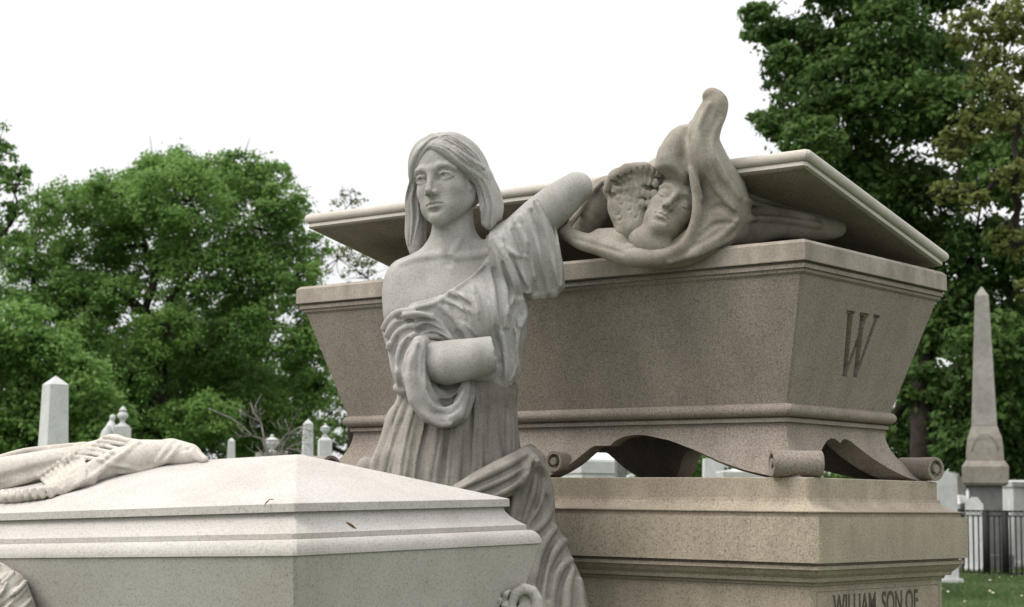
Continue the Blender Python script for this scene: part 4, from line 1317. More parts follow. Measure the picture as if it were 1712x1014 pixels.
# garland at the left end of the long side: a thick swag of bound leaves
gl = Field(np.minimum(P(-60, 925, 4.05), P(70, 1060, 4.35)) - 0.03, np.maximum(P(-60, 925, 4.35), P(70, 1060, 4.05)) + 0.05, 0.0026)
GY = 4.20
gq = lambda px, py, d=0.0: P(px, py, GY - d * UT)
gl.chain([gq(-40, 958), gq(-8, 968, 6), gq(12, 988, 8), gq(22, 1020, 8), gq(26, 1070, 6)], np.array([24, 28, 34, 36, 36]) * UT, 8 * UT)
rg = random.Random(3)
for j in range(46):
    t = rg.uniform(0, 1)
    cx_, cy_ = np.interp(t, [0, 0.35, 0.7, 1], [-30, 0, 16, 22]), np.interp(t, [0, 0.35, 0.7, 1], [958, 970, 1000, 1045])
    o_ = rg.uniform(-28, 28)
    x, y = cx_ + o_ * 0.8, cy_ - o_ * 0.55 + rg.uniform(-6, 6)
    L_ = rg.uniform(14, 24)
    gl.stroke([(x - L_ * 0.5, y + L_ * 0.45), (x, y), (x + L_ * 0.5, y - L_ * 0.55)], np.array([2.5, 4.6, 2.0]) * UT, 2 * UT, 2 * UT, 'add' if j % 3 else 'cut', (3.6, 4.6), 6.0)
V, Qd = gl.surface(1)
fast_mesh('garland', (V - TBASE) @ TR, Qd, M_pall, tomb)
# scroll bracket at the right end, its top just in the picture
_c = [P(a, b, c) for a in (775, 930) for b in (965, 1075) for c in (4.08, 4.34)]
sc_ = Field(np.min(_c, 0), np.max(_c, 0), 0.0024)
SY = 4.19
sq = lambda px, py, d=0.0: P(px, py, SY - d * UT)
arc = [(858, 1030), (856, 1008), (862, 992), (876, 984), (890, 988), (898, 1002), (898, 1030), (890, 1060)]
sc_.chain([sq(x, y, 4) for x, y in arc], np.array([6, 7, 8, 9, 9, 9, 10, 12]) * UT, 3 * UT)
sc_.chain([sq(x, y, -14) for x, y in arc], np.array([6, 7, 8, 9, 9, 9, 10, 12]) * UT, 6 * UT)
sc_.chain([sq(876, 1000, -14), sq(884, 1020, -12), sq(878, 1060, -12)], np.array([14, 18, 24]) * UT, 6 * UT)
sc_.chain([sq(872, 1012, 0), sq(866, 1022, 0), sq(874, 1030, 2)], np.array([5, 5, 5]) * UT, 2 * UT)
for j in range(15):
    x, y = 800 + rg.uniform(0, 52), 1002 + rg.uniform(-12, 22) + abs(826 - 800) * 0.1
    if x < 830: y += 12
    sc_.chain([sq(x, y + 14, 0), sq(x + rg.uniform(-4, 6), y, 6), sq(x + rg.uniform(-2, 10), y - 6, 2)], np.array([4, 5, 2.5]) * UT, 2 * UT)
sc_.chain([sq(790, 1050, -8), sq(830, 1034, -8), sq(860, 1040, -8)], np.array([16, 20, 20]) * UT, 6 * UT)
V, Qd = sc_.surface(1)
fast_mesh('scroll_bracket', (V - TBASE) @ TR, Qd, M_tomb, tomb)
# ------------------------------------------------------------------ trees
def leaf_material(name, c_dark, c_mid, c_light, transl=0.45):
    m = bpy.data.materials.new(name)
    m.use_nodes = True
    t = m.node_tree
    b = t.nodes['Principled BSDF']
    b.inputs['Roughness'].default_value = 0.6
    b.inputs['Specular IOR Level'].default_value = 0.2
    tc = t.nodes.new('ShaderNodeTexCoord')
    n1 = node(t, 'ShaderNodeTexNoise', Scale=0.55, Detail=3.0)
    n2 = node(t, 'ShaderNodeTexNoise', Scale=7.0, Detail=2.0)
    t.links.new(tc.outputs['Object'], n1.inputs['Vector']); t.links.new(tc.outputs['Object'], n2.inputs['Vector'])
    mx = t.nodes.new('ShaderNodeMixRGB'); mx.inputs['Fac'].default_value = 0.5
    t.links.new(n1.outputs['Fac'], mx.inputs['Color1']); t.links.new(n2.outputs['Fac'], mx.inputs['Color2'])
    r = t.nodes.new('ShaderNodeValToRGB')
    e = r.color_ramp.elements
    e[0].position, e[0].color = 0.36, (*c_dark, 1)
    e[1].position, e[1].color = 0.66, (*c_light, 1)
    k = e.new(0.5); k.color = (*c_mid, 1)
    t.links.new(mx.outputs['Color'], r.inputs['Fac'])
    t.links.new(r.outputs['Color'], b.inputs['Base Color'])
    tr = t.nodes.new('ShaderNodeBsdfTranslucent')
    t.links.new(r.outputs['Color'], tr.inputs['Color'])
    ms = t.nodes.new('ShaderNodeMixShader'); ms.inputs['Fac'].default_value = transl
    t.links.new(b.outputs['BSDF'], ms.inputs[1]); t.links.new(tr.outputs['BSDF'], ms.inputs[2])
    t.links.new(ms.outputs['Shader'], t.nodes['Material Output'].inputs['Surface'])
    return m
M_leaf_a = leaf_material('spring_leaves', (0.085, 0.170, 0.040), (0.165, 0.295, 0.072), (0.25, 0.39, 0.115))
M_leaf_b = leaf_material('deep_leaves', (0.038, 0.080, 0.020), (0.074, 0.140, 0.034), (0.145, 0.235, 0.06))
M_leaf_c = leaf_material('bronze_leaves', (0.075, 0.10, 0.024), (0.145, 0.17, 0.045), (0.22, 0.245, 0.085))
M_bark = flat('bark', (0.030, 0.024, 0.020), 0.95, 0.45, 5.0)
M_twiggy = flat('pale_bark', (0.21, 0.19, 0.18), 0.95, 0.35, 5.0)

def tree(name, label, blobs, Y, base_px, leaf_px, mat, seed, dens=1.0, depth_k=0.9, trunk_r=0.28, fork_py=None, limb=True, group=None, bark=None, cat='tree'):
    """blobs: (px, py, radius px) of the crown's masses; Y: distance; base_px: foot of the trunk"""
    r = np.random.default_rng(seed)
    u = Y / FPX
    foot = P(base_px, 845, Y); foot[2] = 0.0
    root = empty(name, tuple(foot))
    tag(root, label, cat, group)
    bl = np.array(blobs, float)
    cpx = bl[:, 0].mean(); span = max(60.0, (bl[:, 0].max() - bl[:, 0].min()) * 0.5)
    cen, rad = [], []
    for px, py, rp in bl:
        w = math.sqrt(max(0.1, 1 - min(1, ((px - cpx) / (span * 1.25)) ** 2)))
        dy = r.uniform(-1, 1) * span * u * depth_k * w
        cen.append(P(px, py, Y) + np.array([0, dy, 0])); rad.append(rp * u)
    cen, rad = np.array(cen), np.array(rad)
    # limbs
    parts = []
    fp = fork_py if fork_py is not None else float(bl[:, 1].max()) - 30
    fork = P(base_px, fp, Y)
    parts.append(tube([foot - np.array([0, 0, 0.1]), foot * 0.5 + fork * 0.5 + np.array([r.uniform(-.15, .15), 0, 0]), fork], [trunk_r * 1.25, trunk_r, trunk_r * 0.85], 9))
    # each mass hangs on the nearest limb already grown
    order = np.argsort([np.linalg.norm(c - fork) for c in cen])
    nodes = [(fork, trunk_r * 0.75)]
    for k in order:
        if not limb: break
        c, q = cen[k], rad[k]
        cost = [np.linalg.norm(c - n_[0]) + 0.25 * np.linalg.norm(n_[0] - fork) for n_ in nodes]
        a, ra = nodes[int(np.argmin(cost))]
        L_ = np.linalg.norm(c - a)
        mid = (a + c) / 2 + np.array([r.uniform(-1, 1) * 0.12, r.uniform(-1, 1) * 0.12, r.uniform(0, 0.14)]) * L_
        rb_ = max(ra * 0.62, trunk_r * 0.07)
        parts.append(tube([a, (a + mid) / 2 + r.normal(size=3) * L_ * 0.03, mid, (mid + c) / 2 + r.normal(size=3) * L_ * 0.03, c], np.linspace(ra * 0.8, rb_, 5), 6))
        nodes.append((mid, (ra * 0.8 + rb_) / 2)); nodes.append((c, rb_))
        for kk in range(7):
            e = c + r.normal(size=3) * q * 0.6
            parts.append(tube([mid * 0.3 + c * 0.7, (c + e) / 2 + r.normal(size=3) * q * 0.12, e], [trunk_r * 0.09, trunk_r * 0.05, trunk_r * 0.02], 4))
    V, F = merge(parts)
    mesh_obj('trunk', np.array(V) - foot, F, bark or M_bark, root, smooth=True)
    # leaves in clumps, denser towards the outside of each mass
    pos = []
    nrm = []
    for c, q in zip(cen, rad):
        n_cl = int(85 * dens * (q / u / 80) ** 1.2) + 8
        d = r.normal(size=(n_cl, 3)); d /= np.linalg.norm(d, axis=1)[:, None]
        cl = c + d * (q * r.uniform(0.35, 1.0, size=(n_cl, 1)) ** 0.6) * np.array([1, 1, 0.82])
        cr = q * r.uniform(0.14, 0.32, size=n_cl)
        for cc, rr in zip(cl, cr):
            m = int(r.uniform(0.6, 1.4) * 60 * (rr / u / 18) ** 2 / (leaf_px / 7.0) ** 2 * dens ** 0.3) + 10
            o = r.normal(size=(m, 3)) * np.array([1, 1, 0.55]) * rr * 0.62
            pos.append(cc + o)
            nn = o / (rr + 1e-6) + np.array([0, 0, 0.7]) + r.normal(size=(m, 3)) * 0.55
            nrm.append(nn)
    pos = np.concatenate(pos); nrm = np.concatenate(nrm)
    nrm /= np.linalg.norm(nrm, axis=1)[:, None]
    t1 = np.cross(nrm, r.normal(size=nrm.shape)); t1 /= np.linalg.norm(t1, axis=1)[:, None]
    t2 = np.cross(nrm, t1)
    s = (leaf_px * u * r.uniform(0.55, 1.15, size=(len(pos), 1))) * 0.5
    V4 = np.stack([pos - t1 * s * 1.3, pos - t2 * s * 0.75 - nrm * s * 0.15, pos + t1 * s * 1.3, pos + t2 * s * 0.75 - nrm * s * 0.15], 1).reshape(-1, 3) - foot
    V4[:, 2] = np.maximum(V4[:, 2], 0.05)
    Qd = np.arange(len(V4)).reshape(-1, 4)
    cr_ = fast_mesh('crown', V4, Qd, mat, root, smooth=False)
    tag(cr_, kind='stuff')
    return root

A = [(105, 345, 52), (150, 320, 55), (60, 430, 55), (120, 420, 75), (215, 330, 62), (280, 300, 60), (345, 285, 58), (410, 295, 55), (455, 300, 40), (330, 350, 80), (230, 400, 85), (420, 370, 80), (480, 350, 48), (500, 410, 50),
     (340, 450, 75), (440, 460, 80), (510, 470, 38), (140, 510, 70), (90, 500, 70), (210, 500, 50), (380, 540, 70), (470, 560, 75), (520, 560, 36), (300, 640, 70), (390, 650, 75), (470, 660, 70), (530, 650, 35), (220, 640, 60), (300, 560, 55), (205, 570, 55), (255, 600, 55), (160, 570, 50), (340, 590, 60), (120, 620, 60), (180, 650, 60), (270, 680, 60), (380, 700, 50), (180, 715, 60), (520, 610, 40), (90, 370, 40), (190, 345, 50), (380, 280, 40), (250, 290, 36), (330, 710, 60), (430, 725, 55), (510, 720, 45), (240, 720, 60)]
tree('maple_tree', 'broad fresh green tree whose rounded crown fills the left half behind the tomb', A, 62, 262, 6.5, M_leaf_a, 1, 1.0, 0.6, 0.36, 560)
Bt = [(-30, 230, 45), (-5, 265, 38), (20, 300, 30), (-20, 330, 50), (25, 345, 26), (5, 385, 36), (-35, 410, 55), (40, 295, 18), (-60, 300, 60), (-50, 480, 60)]
tree('thin_tree', 'sparse green tree cut off by the left edge of the picture', Bt, 50, -60, 8, M_leaf_a, 2, 0.55, 0.7, 0.25, 480)
Ct = [(40, 560, 65), (95, 590, 60), (20, 640, 75), (90, 670, 70), (150, 640, 60), (170, 700, 60), (60, 740, 70), (-30, 580, 80), (-40, 700, 80), (150, 760, 50)]
tree('young_tree', 'low leafy green tree behind the left obelisk', Ct, 46, 60, 9, M_leaf_a, 3, 0.9, 0.6, 0.2, 720)
D = [(1300, 25, 48), (1262, 18, 26), (1335, 95, 58), (1300, 110, 30), (1325, 190, 50), (1290, 215, 30), (1272, 190, 14), (1345, 250, 55), (1390, 50, 75), (1410, 150, 85), (1420, 260, 85), (1480, 60, 85), (1500, 170, 95), (1490, 300, 90), (1580, 80, 90), (1590, 200, 85),
     (1570, 320, 85), (1560, 410, 80), (1640, 300, 70), (1640, 420, 75), (1600, 500, 70), (1680, 500, 70), (1560, 560, 55), (1640, 590, 75), (1700, 600, 70), (1540, 640, 48), (1600, 670, 70), (1530, 710, 40), (1680, 690, 75), (1590, 745, 50), (1650, 755, 50), (1720, 760, 55), (1500, 380, 60), (1740, 420, 80), (1740, 250, 90), (1480, -60, 90), (1380, -50, 70), (1600, -60, 90)]
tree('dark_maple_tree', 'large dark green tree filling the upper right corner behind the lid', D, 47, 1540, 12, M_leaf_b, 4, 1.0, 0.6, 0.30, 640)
Et = [(1640, 40, 55), (1690, 90, 60), (1655, 150, 45), (1620, 215, 40), (1700, 200, 50), (1590, 245, 34), (1720, 20, 60), (1690, 300, 40), (1620, 330, 34), (1700, 400, 40), (1580, 320, 26), (1725, 480, 34)]
tree('bronze_leaved_tree', 'tree with thin brownish spring leaves and dark limbs at the right edge', Et, 38, 1760, 11, M_leaf_c, 5, 0.5, 0.4, 0.30, 430)
Ft = [(575, 350, 34), (600, 400, 40), (560, 430, 36), (610, 460, 40), (640, 420, 40), (570, 520, 36), (600, 560, 40), (560, 600, 36), (640, 520, 40), (590, 340, 24), (565, 660, 34)]
tree('bare_tree', 'nearly bare spreading tree between the left tree and the sarcophagus', Ft, 80, 590, 4.5, M_leaf_c, 6, 0.16, 0.8, 0.30, 640)
Gt = [(560, 690, 40), (600, 730, 45), (540, 740, 40), (640, 740, 45), (480, 760, 40), (700, 760, 50), (800, 765, 50), (900, 770, 50)]
tree('far_tree_mass', 'dark mass of far trees low behind the obelisks left of the sarcophagus', Gt, 95, 620, 6, M_leaf_b, 8, 0.8, 0.5, 0.25, 800)  # several far trees built as one mass on a single trunk
Ht = [(980, 770, 60), (1060, 760, 60), (1140, 765, 60), (1220, 770, 60), (1300, 770, 60), (1400, 770, 60)]
tree('hedge_tree', 'far green foliage glimpsed beneath the sarcophagus arches', Ht, 90, 1150, 7, M_leaf_a, 9, 0.9, 0.5, 0.25, 800)
It = [(1500, 740, 60), (1520, 690, 50), (1540, 620, 50), (1580, 690, 60), (1560, 560, 50), (1620, 640, 60), (1680, 660, 70), (1610, 540, 60), (1690, 560, 70), (1560, 760, 60), (1620, 775, 50), (1690, 770, 60), (1740, 740, 80), (1450, 770, 60)]
tree('shade_tree', 'deep green foliage low behind the pedestal obelisk', It, 60, 1560, 9, M_leaf_b, 10, 0.9, 0.5, 0.3, 790)
Jt = [(-40, 740, 70), (60, 770, 60), (160, 775, 60), (260, 775, 60), (360, 770, 60), (450, 772, 50), (250, 620, 75), (350, 610, 75), (150, 610, 75), (450, 630, 70), (100, 690, 70), (300, 700, 70), (420, 710, 70), (200, 700, 70), (60, 600, 70), (260, 520, 60), (380, 520, 60)]
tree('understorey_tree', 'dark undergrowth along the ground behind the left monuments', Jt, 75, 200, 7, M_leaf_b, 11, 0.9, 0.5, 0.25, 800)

# bare shrub with pale stems
shrub_foot = P(462, 845, 24); shrub_foot[2] = 0
sh = empty('bare_shrub', tuple(shrub_foot))
tag(sh, 'leafless shrub with pale thin branches between the small obelisks', 'shrub')
us = 24 / FPX
rb = random.Random(12)
parts = []
def grow(pts, r0, depth=0):
    W = [P(x, y, 24 + d) for x, y, d in pts]
    parts.append(tube(W, np.linspace(r0, r0 * 0.35, len(W)), 5))
    if depth < 2:
        for k in range(4 if depth == 0 else 3):
            t = rb.uniform(0.3, 0.95)
            i = min(len(pts) - 2, int(t * (len(pts) - 1)))
            x, y, d = pts[i]
            dx, dy = pts[i + 1][0] - x, pts[i + 1][1] - y
            n = math.hypot(dx, dy) + 1e-6
            a = math.atan2(dy, dx) + rb.choice((-1, 1)) * rb.uniform(0.4, 0.9)
            ln = (38 if depth == 0 else 18) * rb.uniform(0.6, 1.2)
            grow([(x, y, d), (x + math.cos(a) * ln * 0.5, y + math.sin(a) * ln * 0.5, d + rb.uniform(-.2, .2)), (x + math.cos(a + 0.2) * ln, y + math.sin(a + 0.2) * ln - 4, d + rb.uniform(-.3, .3))], r0 * 0.45, depth + 1)
grow([(470, 860, 0), (452, 770, 0), (442, 735, 0), (436, 705, 0), (424, 690, .1), (418, 672, .1)], 2.4 * us)
grow([(468, 860, 0), (448, 760, 0), (438, 733, 0), (422, 729, 0), (405, 712, 0), (385, 698, 0), (366, 690, 0), (348, 682, 0)], 2.0 * us)
grow([(470, 860, 0), (466, 765, 0), (474, 740, 0), (484, 724, 0), (500, 714, 0), (520, 708, 0)], 1.8 * us)
grow([(470, 860, 0), (468, 765, 0), (480, 750, 0), (500, 740, 0), (515, 730, 0)], 1.6 * us)
grow([(468, 860, 0), (450, 775, 0), (440, 758, 0), (428, 745, 0)], 1.6 * us)
grow([(468, 860, 0), (462, 765, 0), (470, 735, 0), (484, 720, 0), (476, 700, 0)], 1.6 * us)
V, F = merge(parts)
mesh_obj('stems', np.array(V) - shrub_foot, F, M_twiggy, sh, smooth=True)

# ------------------------------------------------------------------ other monuments
M_white = stone('white_marble', ((0.36, 0.37, 0.37), (0.62, 0.63, 0.62), (0.74, 0.75, 0.74)), grain=60, amount=0.45, stain=(0.34, 0.34, 0.32), stain_amt=0.55, stain_scale=(3, 3, 1.5), bump=0.2, dark=0.15)
M_greyst = stone('grey_stone', ((0.16, 0.15, 0.14), (0.34, 0.325, 0.30), (0.46, 0.44, 0.41)), grain=60, amount=0.5, stain=(0.17, 0.155, 0.135), stain_amt=0.7, stain_scale=(2, 2, 1), bump=0.3, dark=0.25)
M_sand = stone('sandstone', ((0.14, 0.125, 0.11), (0.29, 0.265, 0.235), (0.40, 0.37, 0.33)), grain=60, amount=0.5, stain=(0.18, 0.15, 0.12), stain_amt=0.6, stain_scale=(2, 2, 1), bump=0.3, dark=0.25)
M_darkst = stone('dark_stone', ((0.07, 0.07, 0.07), (0.17, 0.17, 0.165), (0.26, 0.26, 0.25)), grain=60, amount=0.5, stain=(0.06, 0.06, 0.055), stain_amt=0.6, stain_scale=(2, 2, 1), bump=0.3, dark=0.25)
def at(px, py, Y):
    p = P(px, py, Y)
    return p
def stand(name, px, Y, yaw, label, cat, group=None):
    p = P(px, 845, Y)
    o = empty(name, (p[0], p[1], ground_z(p[0], p[1])), yaw)
    tag(o, label, cat, group)
    return o
def zat(py, Y, px=856):
    return float(P(px, py, Y)[2])
def wpx(w, Y):
    return w * Y / FPX

def obelisk(name, label, px, Y, yaw, py_tip, py_sh, w_top, w_bot, py_bot, mat, base=True):
    o = stand(name, px, Y, yaw, label, 'obelisk')
    zt, zs, zb = zat(py_tip, Y, px), zat(py_sh, Y, px), zat(py_bot, Y, px)
    a, b = wpx(w_top, Y) / 2, wpx(w_bot, Y) / 2
    c = abs(math.cos(yaw)) + abs(math.sin(yaw))
    a, b = a / c, b / c
    part('shaft', [(zb, b, b), (zs, a, a), (zt - 0.004, 0.006, 0.006), (zt, 0.003, 0.003)], mat, o, 0.004)
    if base:
        part('pedestal', [(0.25, b * 1.75, b * 1.75), (zb * 0.7 + 0.05, b * 1.65, b * 1.65), (zb * 0.7 + 0.08, b * 1.85, b * 1.85), (zb - 0.06, b * 1.85, b * 1.85), (zb - 0.001, b * 1.3, b * 1.3)], mat, o)
        part('base', [(0.0, b * 2.3, b * 2.3), (0.249, b * 2.3, b * 2.3)], mat, o)
    return o
obelisk('obelisk', 'white marble obelisk with pointed top rising behind the carved pall', 85, 13.5, math.radians(38), 629, 644, 46, 56, 790, M_white)
obelisk('obelisk', 'smallest white obelisk right of the carved pall', 384, 38, math.radians(12), 732, 737, 13, 18, 800, M_white)
obelisk('obelisk', 'plain white obelisk beside the urn pillar near the sarcophagus foot', 512, 26, math.radians(15), 703, 711, 18, 24, 800, M_white)

URN = [(0.02, 0.0), (0.34, 0.0), (0.34, 0.08), (0.18, 0.14), (0.14, 0.22), (0.30, 0.34), (0.46, 0.52), (0.50, 0.68), (0.46, 0.78), (0.52, 0.80), (0.52, 0.85), (0.36, 0.90), (0.20, 0.98), (0.10, 1.04), (0.14, 1.10), (0.10, 1.18), (0.02, 1.22)]
def urn(parent, z, h, mat, w=1.0):
    s = h / 1.22
    V, F = lathe([(r * s * w, z + q * s) for r, q in URN], 18)
    return mesh_obj('urn', V, F, mat, parent, smooth=True)
o = stand('urn_pillar', 541, 27, math.radians(14), 'white square pillar topped by a small covered urn', 'pillar')
zt = zat(738, 27, 541)
b = wpx(21, 27) / 2
part('shaft', [(0.3, b * 1.05, b * 1.05), (zt - 0.02, b, b), (zt, b * 0.95, b * 0.95), (zt + 0.06, 0.02, 0.02)], M_white, o)
part('base', [(0, b * 1.8, b * 1.8), (0.299, b * 1.8, b * 1.8)], M_white, o)
urn(o, zt + 0.05, wpx(22, 27), M_white, 0.9)
o = stand('urn_monument', 452, 30, math.radians(20), 'grey covered urn on a pedestal among the bare shrub stems', 'monument')
zt = zat(758, 30, 452)
part('pedestal', [(0, 0.30, 0.30), (0.3, 0.30, 0.30), (0.31, 0.2, 0.2), (zt - 0.1, 0.18, 0.18), (zt - 0.09, 0.23, 0.23), (zt, 0.23, 0.23)], M_greyst, o)
urn(o, zt, wpx(30, 30), M_white, 1.0)
# mourning figure leaning on an urn pedestal
o = stand('mourner_monument', 200, 24, math.radians(10), 'small white urn column with a bowed mourning figure, behind the carved pall', 'monument')
zt = zat(716, 24, 200)
part('pillar', [(0, 0.30, 0.30), (0.4, 0.30, 0.30), (0.41, 0.12, 0.12), (zt - 0.005, 0.115, 0.115)], M_white, o)
s = wpx(1, 24)
V, F = lathe([(0.02, zt - 0.004), (12.5 * s, zt - 0.003), (12 * s, zt + 2 * s), (6 * s, zt + 6 * s), (4 * s, zt + 8 * s), (4.5 * s, zt + 13 * s), (8.5 * s, zt + 16 * s), (9 * s, zt + 21 * s), (6 * s, zt + 25 * s), (3.5 * s, zt + 26.5 * s), (6.4 * s, zt + 27.5 * s), (5.5 * s, zt + 30 * s), (2 * s, zt + 34 * s), (0.01, zt + 35 * s)], 18)
mesh_obj('urn', V, F, M_white, o, smooth=True)
_c = [P(a, b, c) for a in (155, 215) for b in (685, 870) for c in (23.75, 24.25)]
mf = Field(np.min(_c, 0), np.max(_c, 0), 0.010)
mq = lambda px, py, d=0.0: P(px, py, 24 - d * s)
mf.chain([mq(178, 850), mq(177, 760), mq(180, 728), mq(186, 712)], np.array([17, 15, 11, 8]) * s, 5 * s)
mf.ell(mq(188.5, 697.5), np.array([5.2, 5.2, 5.2]) * s, 2 * s)
mf.chain([mq(186, 706), mq(188, 701)], np.array([4, 3.5]) * s, 3 * s)
mf.chain([mq(184, 712, 6), mq(192, 722, 8), mq(195, 712, 6)], np.array([4, 3.4, 2.6]) * s, 2 * s)
mf.chain([mq(176, 722, 2), mq(170, 745, 2), mq(166, 790, 2)], np.array([5, 6, 7]) * s, 4 * s)
V, Qd = mf.surface(1)
ca, sa = math.cos(-o.rotation_euler[2]), math.sin(-o.rotation_euler[2])
Vr = V - np.array(o.location)
Vr = np.stack([Vr[:, 0] * ca - Vr[:, 1] * sa, Vr[:, 0] * sa + Vr[:, 1] * ca, Vr[:, 2]], 1)
fast_mesh('mourner', Vr, Qd, M_white, o)

# tall obelisk on its pedestal at the right
Yr = 37.0
o = stand('tall_obelisk', 1648, Yr, math.radians(-14), 'tall grey obelisk on an arched pedestal right of the sarcophagus', 'obelisk')
zz = lambda py: zat(py, Yr, 1648)
ww = lambda w: wpx(w, Yr) / 2 / 1.12
part('block', [(0.0, ww(96), ww(96)), (0.35, ww(96), ww(96)), (0.36, ww(60), ww(60)), (zz(814), ww(60), ww(60))], M_darkst, o)
part('base_course', [(zz(813.5), ww(74), ww(74)), (zz(809), ww(82), ww(82)), (zz(784), ww(84), ww(84)), (zz(782), ww(84), ww(84)), (zz(772), ww(70), ww(70))], M_sand, o)
part('pedestal', [(zz(771.5), ww(68), ww(68)), (zz(750), ww(66), ww(66)), (zz(735), ww(62), ww(62)), (zz(725), ww(54), ww(54)), (zz(714), ww(46), ww(46))], M_sand, o)
V, F = tube([(math.cos(t) * ww(46), -ww(66) - 0.004, zz(756) + math.sin(t) * (zz(728) - zz(756))) for t in np.linspace(0, math.pi, 13)], [0.012] * 13, 6)
mesh_obj('arch_moulding', V, F, M_sand, o, smooth=True)
part('shaft', [(zz(713.5), ww(46), ww(46)), (zz(497), ww(25), ww(25)), (zz(482), 0.02, 0.02), (zz(481), 0.008, 0.008)], M_greyst, o)

rtilt = random.Random(77)
def headstone(name, label, px0, px1, py0, py1, Y, mat, shape='round', thick=0.12, yaw=0.1, cat='headstone', group=None):
    px = (px0 + px1) / 2
    o = stand(name, px, Y, yaw, label, cat, group)
    w, zt = wpx(px1 - px0, Y) / 2, zat(py0, Y, px)
    if shape == 'round':
        pts = [(-w, 0.0), (-w, zt - w * 0.5)] + [(-w * math.cos(t), zt - w * 0.5 + w * 0.5 * math.sin(t)) for t in np.linspace(0.1, math.pi - 0.1, 13)] + [(w, zt - w * 0.5), (w, 0.0)]
    elif shape == 'gable':
        pts = [(-w, 0), (-w, zt - w * 0.8), (-w * 0.35, zt), (w * 0.35, zt), (w, zt - w * 0.8), (w, 0)]
    else:
        pts = [(-w, 0), (-w * 0.97, zt), (w * 0.97, zt), (w, 0)]
    n = len(pts)
    V = [(x, -thick / 2, z) for x, z in pts] + [(x, thick / 2, z) for x, z in pts]
    F = [tuple(range(n)), tuple(range(2 * n - 1, n - 1, -1))] + [(i, i + n, (i + 1) % n + n, (i + 1) % n) for i in range(n)]
    F = [tuple(reversed(f)) for f in F]
    mesh_obj('slab', V, F, mat, o)
    o.rotation_euler = (rtilt.uniform(-0.035, 0.035), rtilt.uniform(-0.03, 0.03), yaw)
    part('foot', [(-0.04, w * 1.25, thick * 1.1), (0.12, w * 1.2, thick * 1.0)], mat, o)
    return o
def box_tomb(name, label, px, Y, hw, hd, ztop, roof, yaw, mat, cat='tomb', group=None):
    o = stand(name, px, Y, yaw, label, cat, group)
    part('chest', [(0, hw * 1.06, hd * 1.06), (0.18, hw * 1.06, hd * 1.06), (0.19, hw * 0.96, hd * 0.96), (ztop - 0.12, hw * 0.96, hd * 0.96)], mat, o)
    part('cover', [(ztop - 0.12, hw * 1.02, hd * 1.02), (ztop - 0.02, hw * 1.06, hd * 1.06), (ztop, hw * 1.04, hd * 1.04), (ztop + roof, hw * 0.55, hd * 0.25), (ztop + roof + 0.01, hw * 0.5, hd * 0.2)], mat, o)
    return o
headstone('headstone', 'rounded white headstone just right of the plinth', 1561, 1598, 792, 850, 30, M_white, 'round', 0.2, 0.15)
box_tomb('box_tomb', 'low white box tomb with sloping cover beyond the iron fence', 1590, 38, 0.42, 0.9, zat(842, 38, 1590), 0.16, -0.5, M_white)
headstone('headstone', 'small pale gabled stone behind the fence top', 1612, 1641, 833, 880, 36, M_white, 'gable', 0.35, -0.25)
box_tomb('box_tomb', 'big white block tomb at the right edge behind the fence', 1712, 39, 0.52, 0.7, zat(806, 39, 1700), 0.02, 0.1, M_white)
box_tomb('box_tomb', 'brown capped tomb far right above the white block', 1716, 48, 0.45, 0.6, zat(800, 48, 1710), 0.12, 0.1, M_sand)
headstone('headstone', 'far pale stone between scroll foot and rounded headstone', 1545, 1560, 788, 850, 44, M_white, 'square', 0.2, 0.1)
headstone('headstone', 'far pale gabled stone left of the obelisk pedestal', 1582, 1600, 783, 850, 52, M_white, 'gable', 0.3, 0.2)
headstone('headstone', 'dim grey stone low behind the obelisk base', 1598, 1612, 796, 850, 46, M_greyst, 'square', 0.3, 0.2)
headstone('headstone', 'white stone post left of the dark fence post', 1624, 1640, 850, 950, 41, M_white, 'square', 0.2, 0.0)
# seen through the arches under the sarcophagus
box_tomb('box_tomb', 'pale sarcophagus tomb glimpsed through the arch beneath the great sarcophagus', 985, 16, 0.20, 0.30, zat(772, 16, 985), 0.10, 0.35, M_white)
o = stand('iron_post', 1037, 15, 0.2, 'dark square post seen under the sarcophagus beside the pale tomb', 'post')
part('post', [(0, 0.045, 0.045), (zat(766, 15, 1037), 0.04, 0.04), (zat(764, 15, 1037), 0.03, 0.03)], M_darkst, o)
part('post_foot', [(0, 0.09, 0.09), (0.15, 0.085, 0.085)], M_darkst, o)
headstone('headstone', 'bright stone seen under the right end of the arch', 1172, 1206, 770, 850, 32, M_white, 'square', 0.2, 0.1)
box_tomb('box_tomb', 'long low white tomb seen just above the plinth under the arch', 1245, 30, 0.40, 0.5, zat(792, 30, 1245), 0.03, 0.0, M_white)

# ------------------------------------------------------------------ iron fence
Yf = 33.0
M_iron = flat('black_iron', (0.018, 0.017, 0.016), 0.6, 0.4, 20)
f0, f1 = P(1570, 845, Yf + 0.6), P(1790, 845, Yf - 0.6)
fence = empty('iron_fence', (f0[0], f0[1], 0.0), math.atan2(f1[1] - f0[1], f1[0] - f0[0]))
tag(fence, 'black wrought iron fence of thin pickets on the lawn at the right', 'fence')
flen = float(np.linalg.norm((f1 - f0)[:2]))
ftop = zat(853, Yf, 1650)
def fbox(name, x0, x1, y, z0, z1):
    return mesh_obj(name, [(x0, -y, z0), (x1, -y, z0), (x1, y, z0), (x0, y, z0), (x0, -y, z1), (x1, -y, z1), (x1, y, z1), (x0, y, z1)], [(0, 3, 2, 1), (4, 5, 6, 7), (0, 1, 5, 4), (1, 2, 6, 5), (2, 3, 7, 6), (3, 0, 4, 7)], M_iron, fence)
fbox('top_rail', 0, flen, 0.02, ftop - 0.02, ftop + 0.005)
fbox('upper_rail', 0, flen, 0.015, ftop - 0.115, ftop - 0.095)
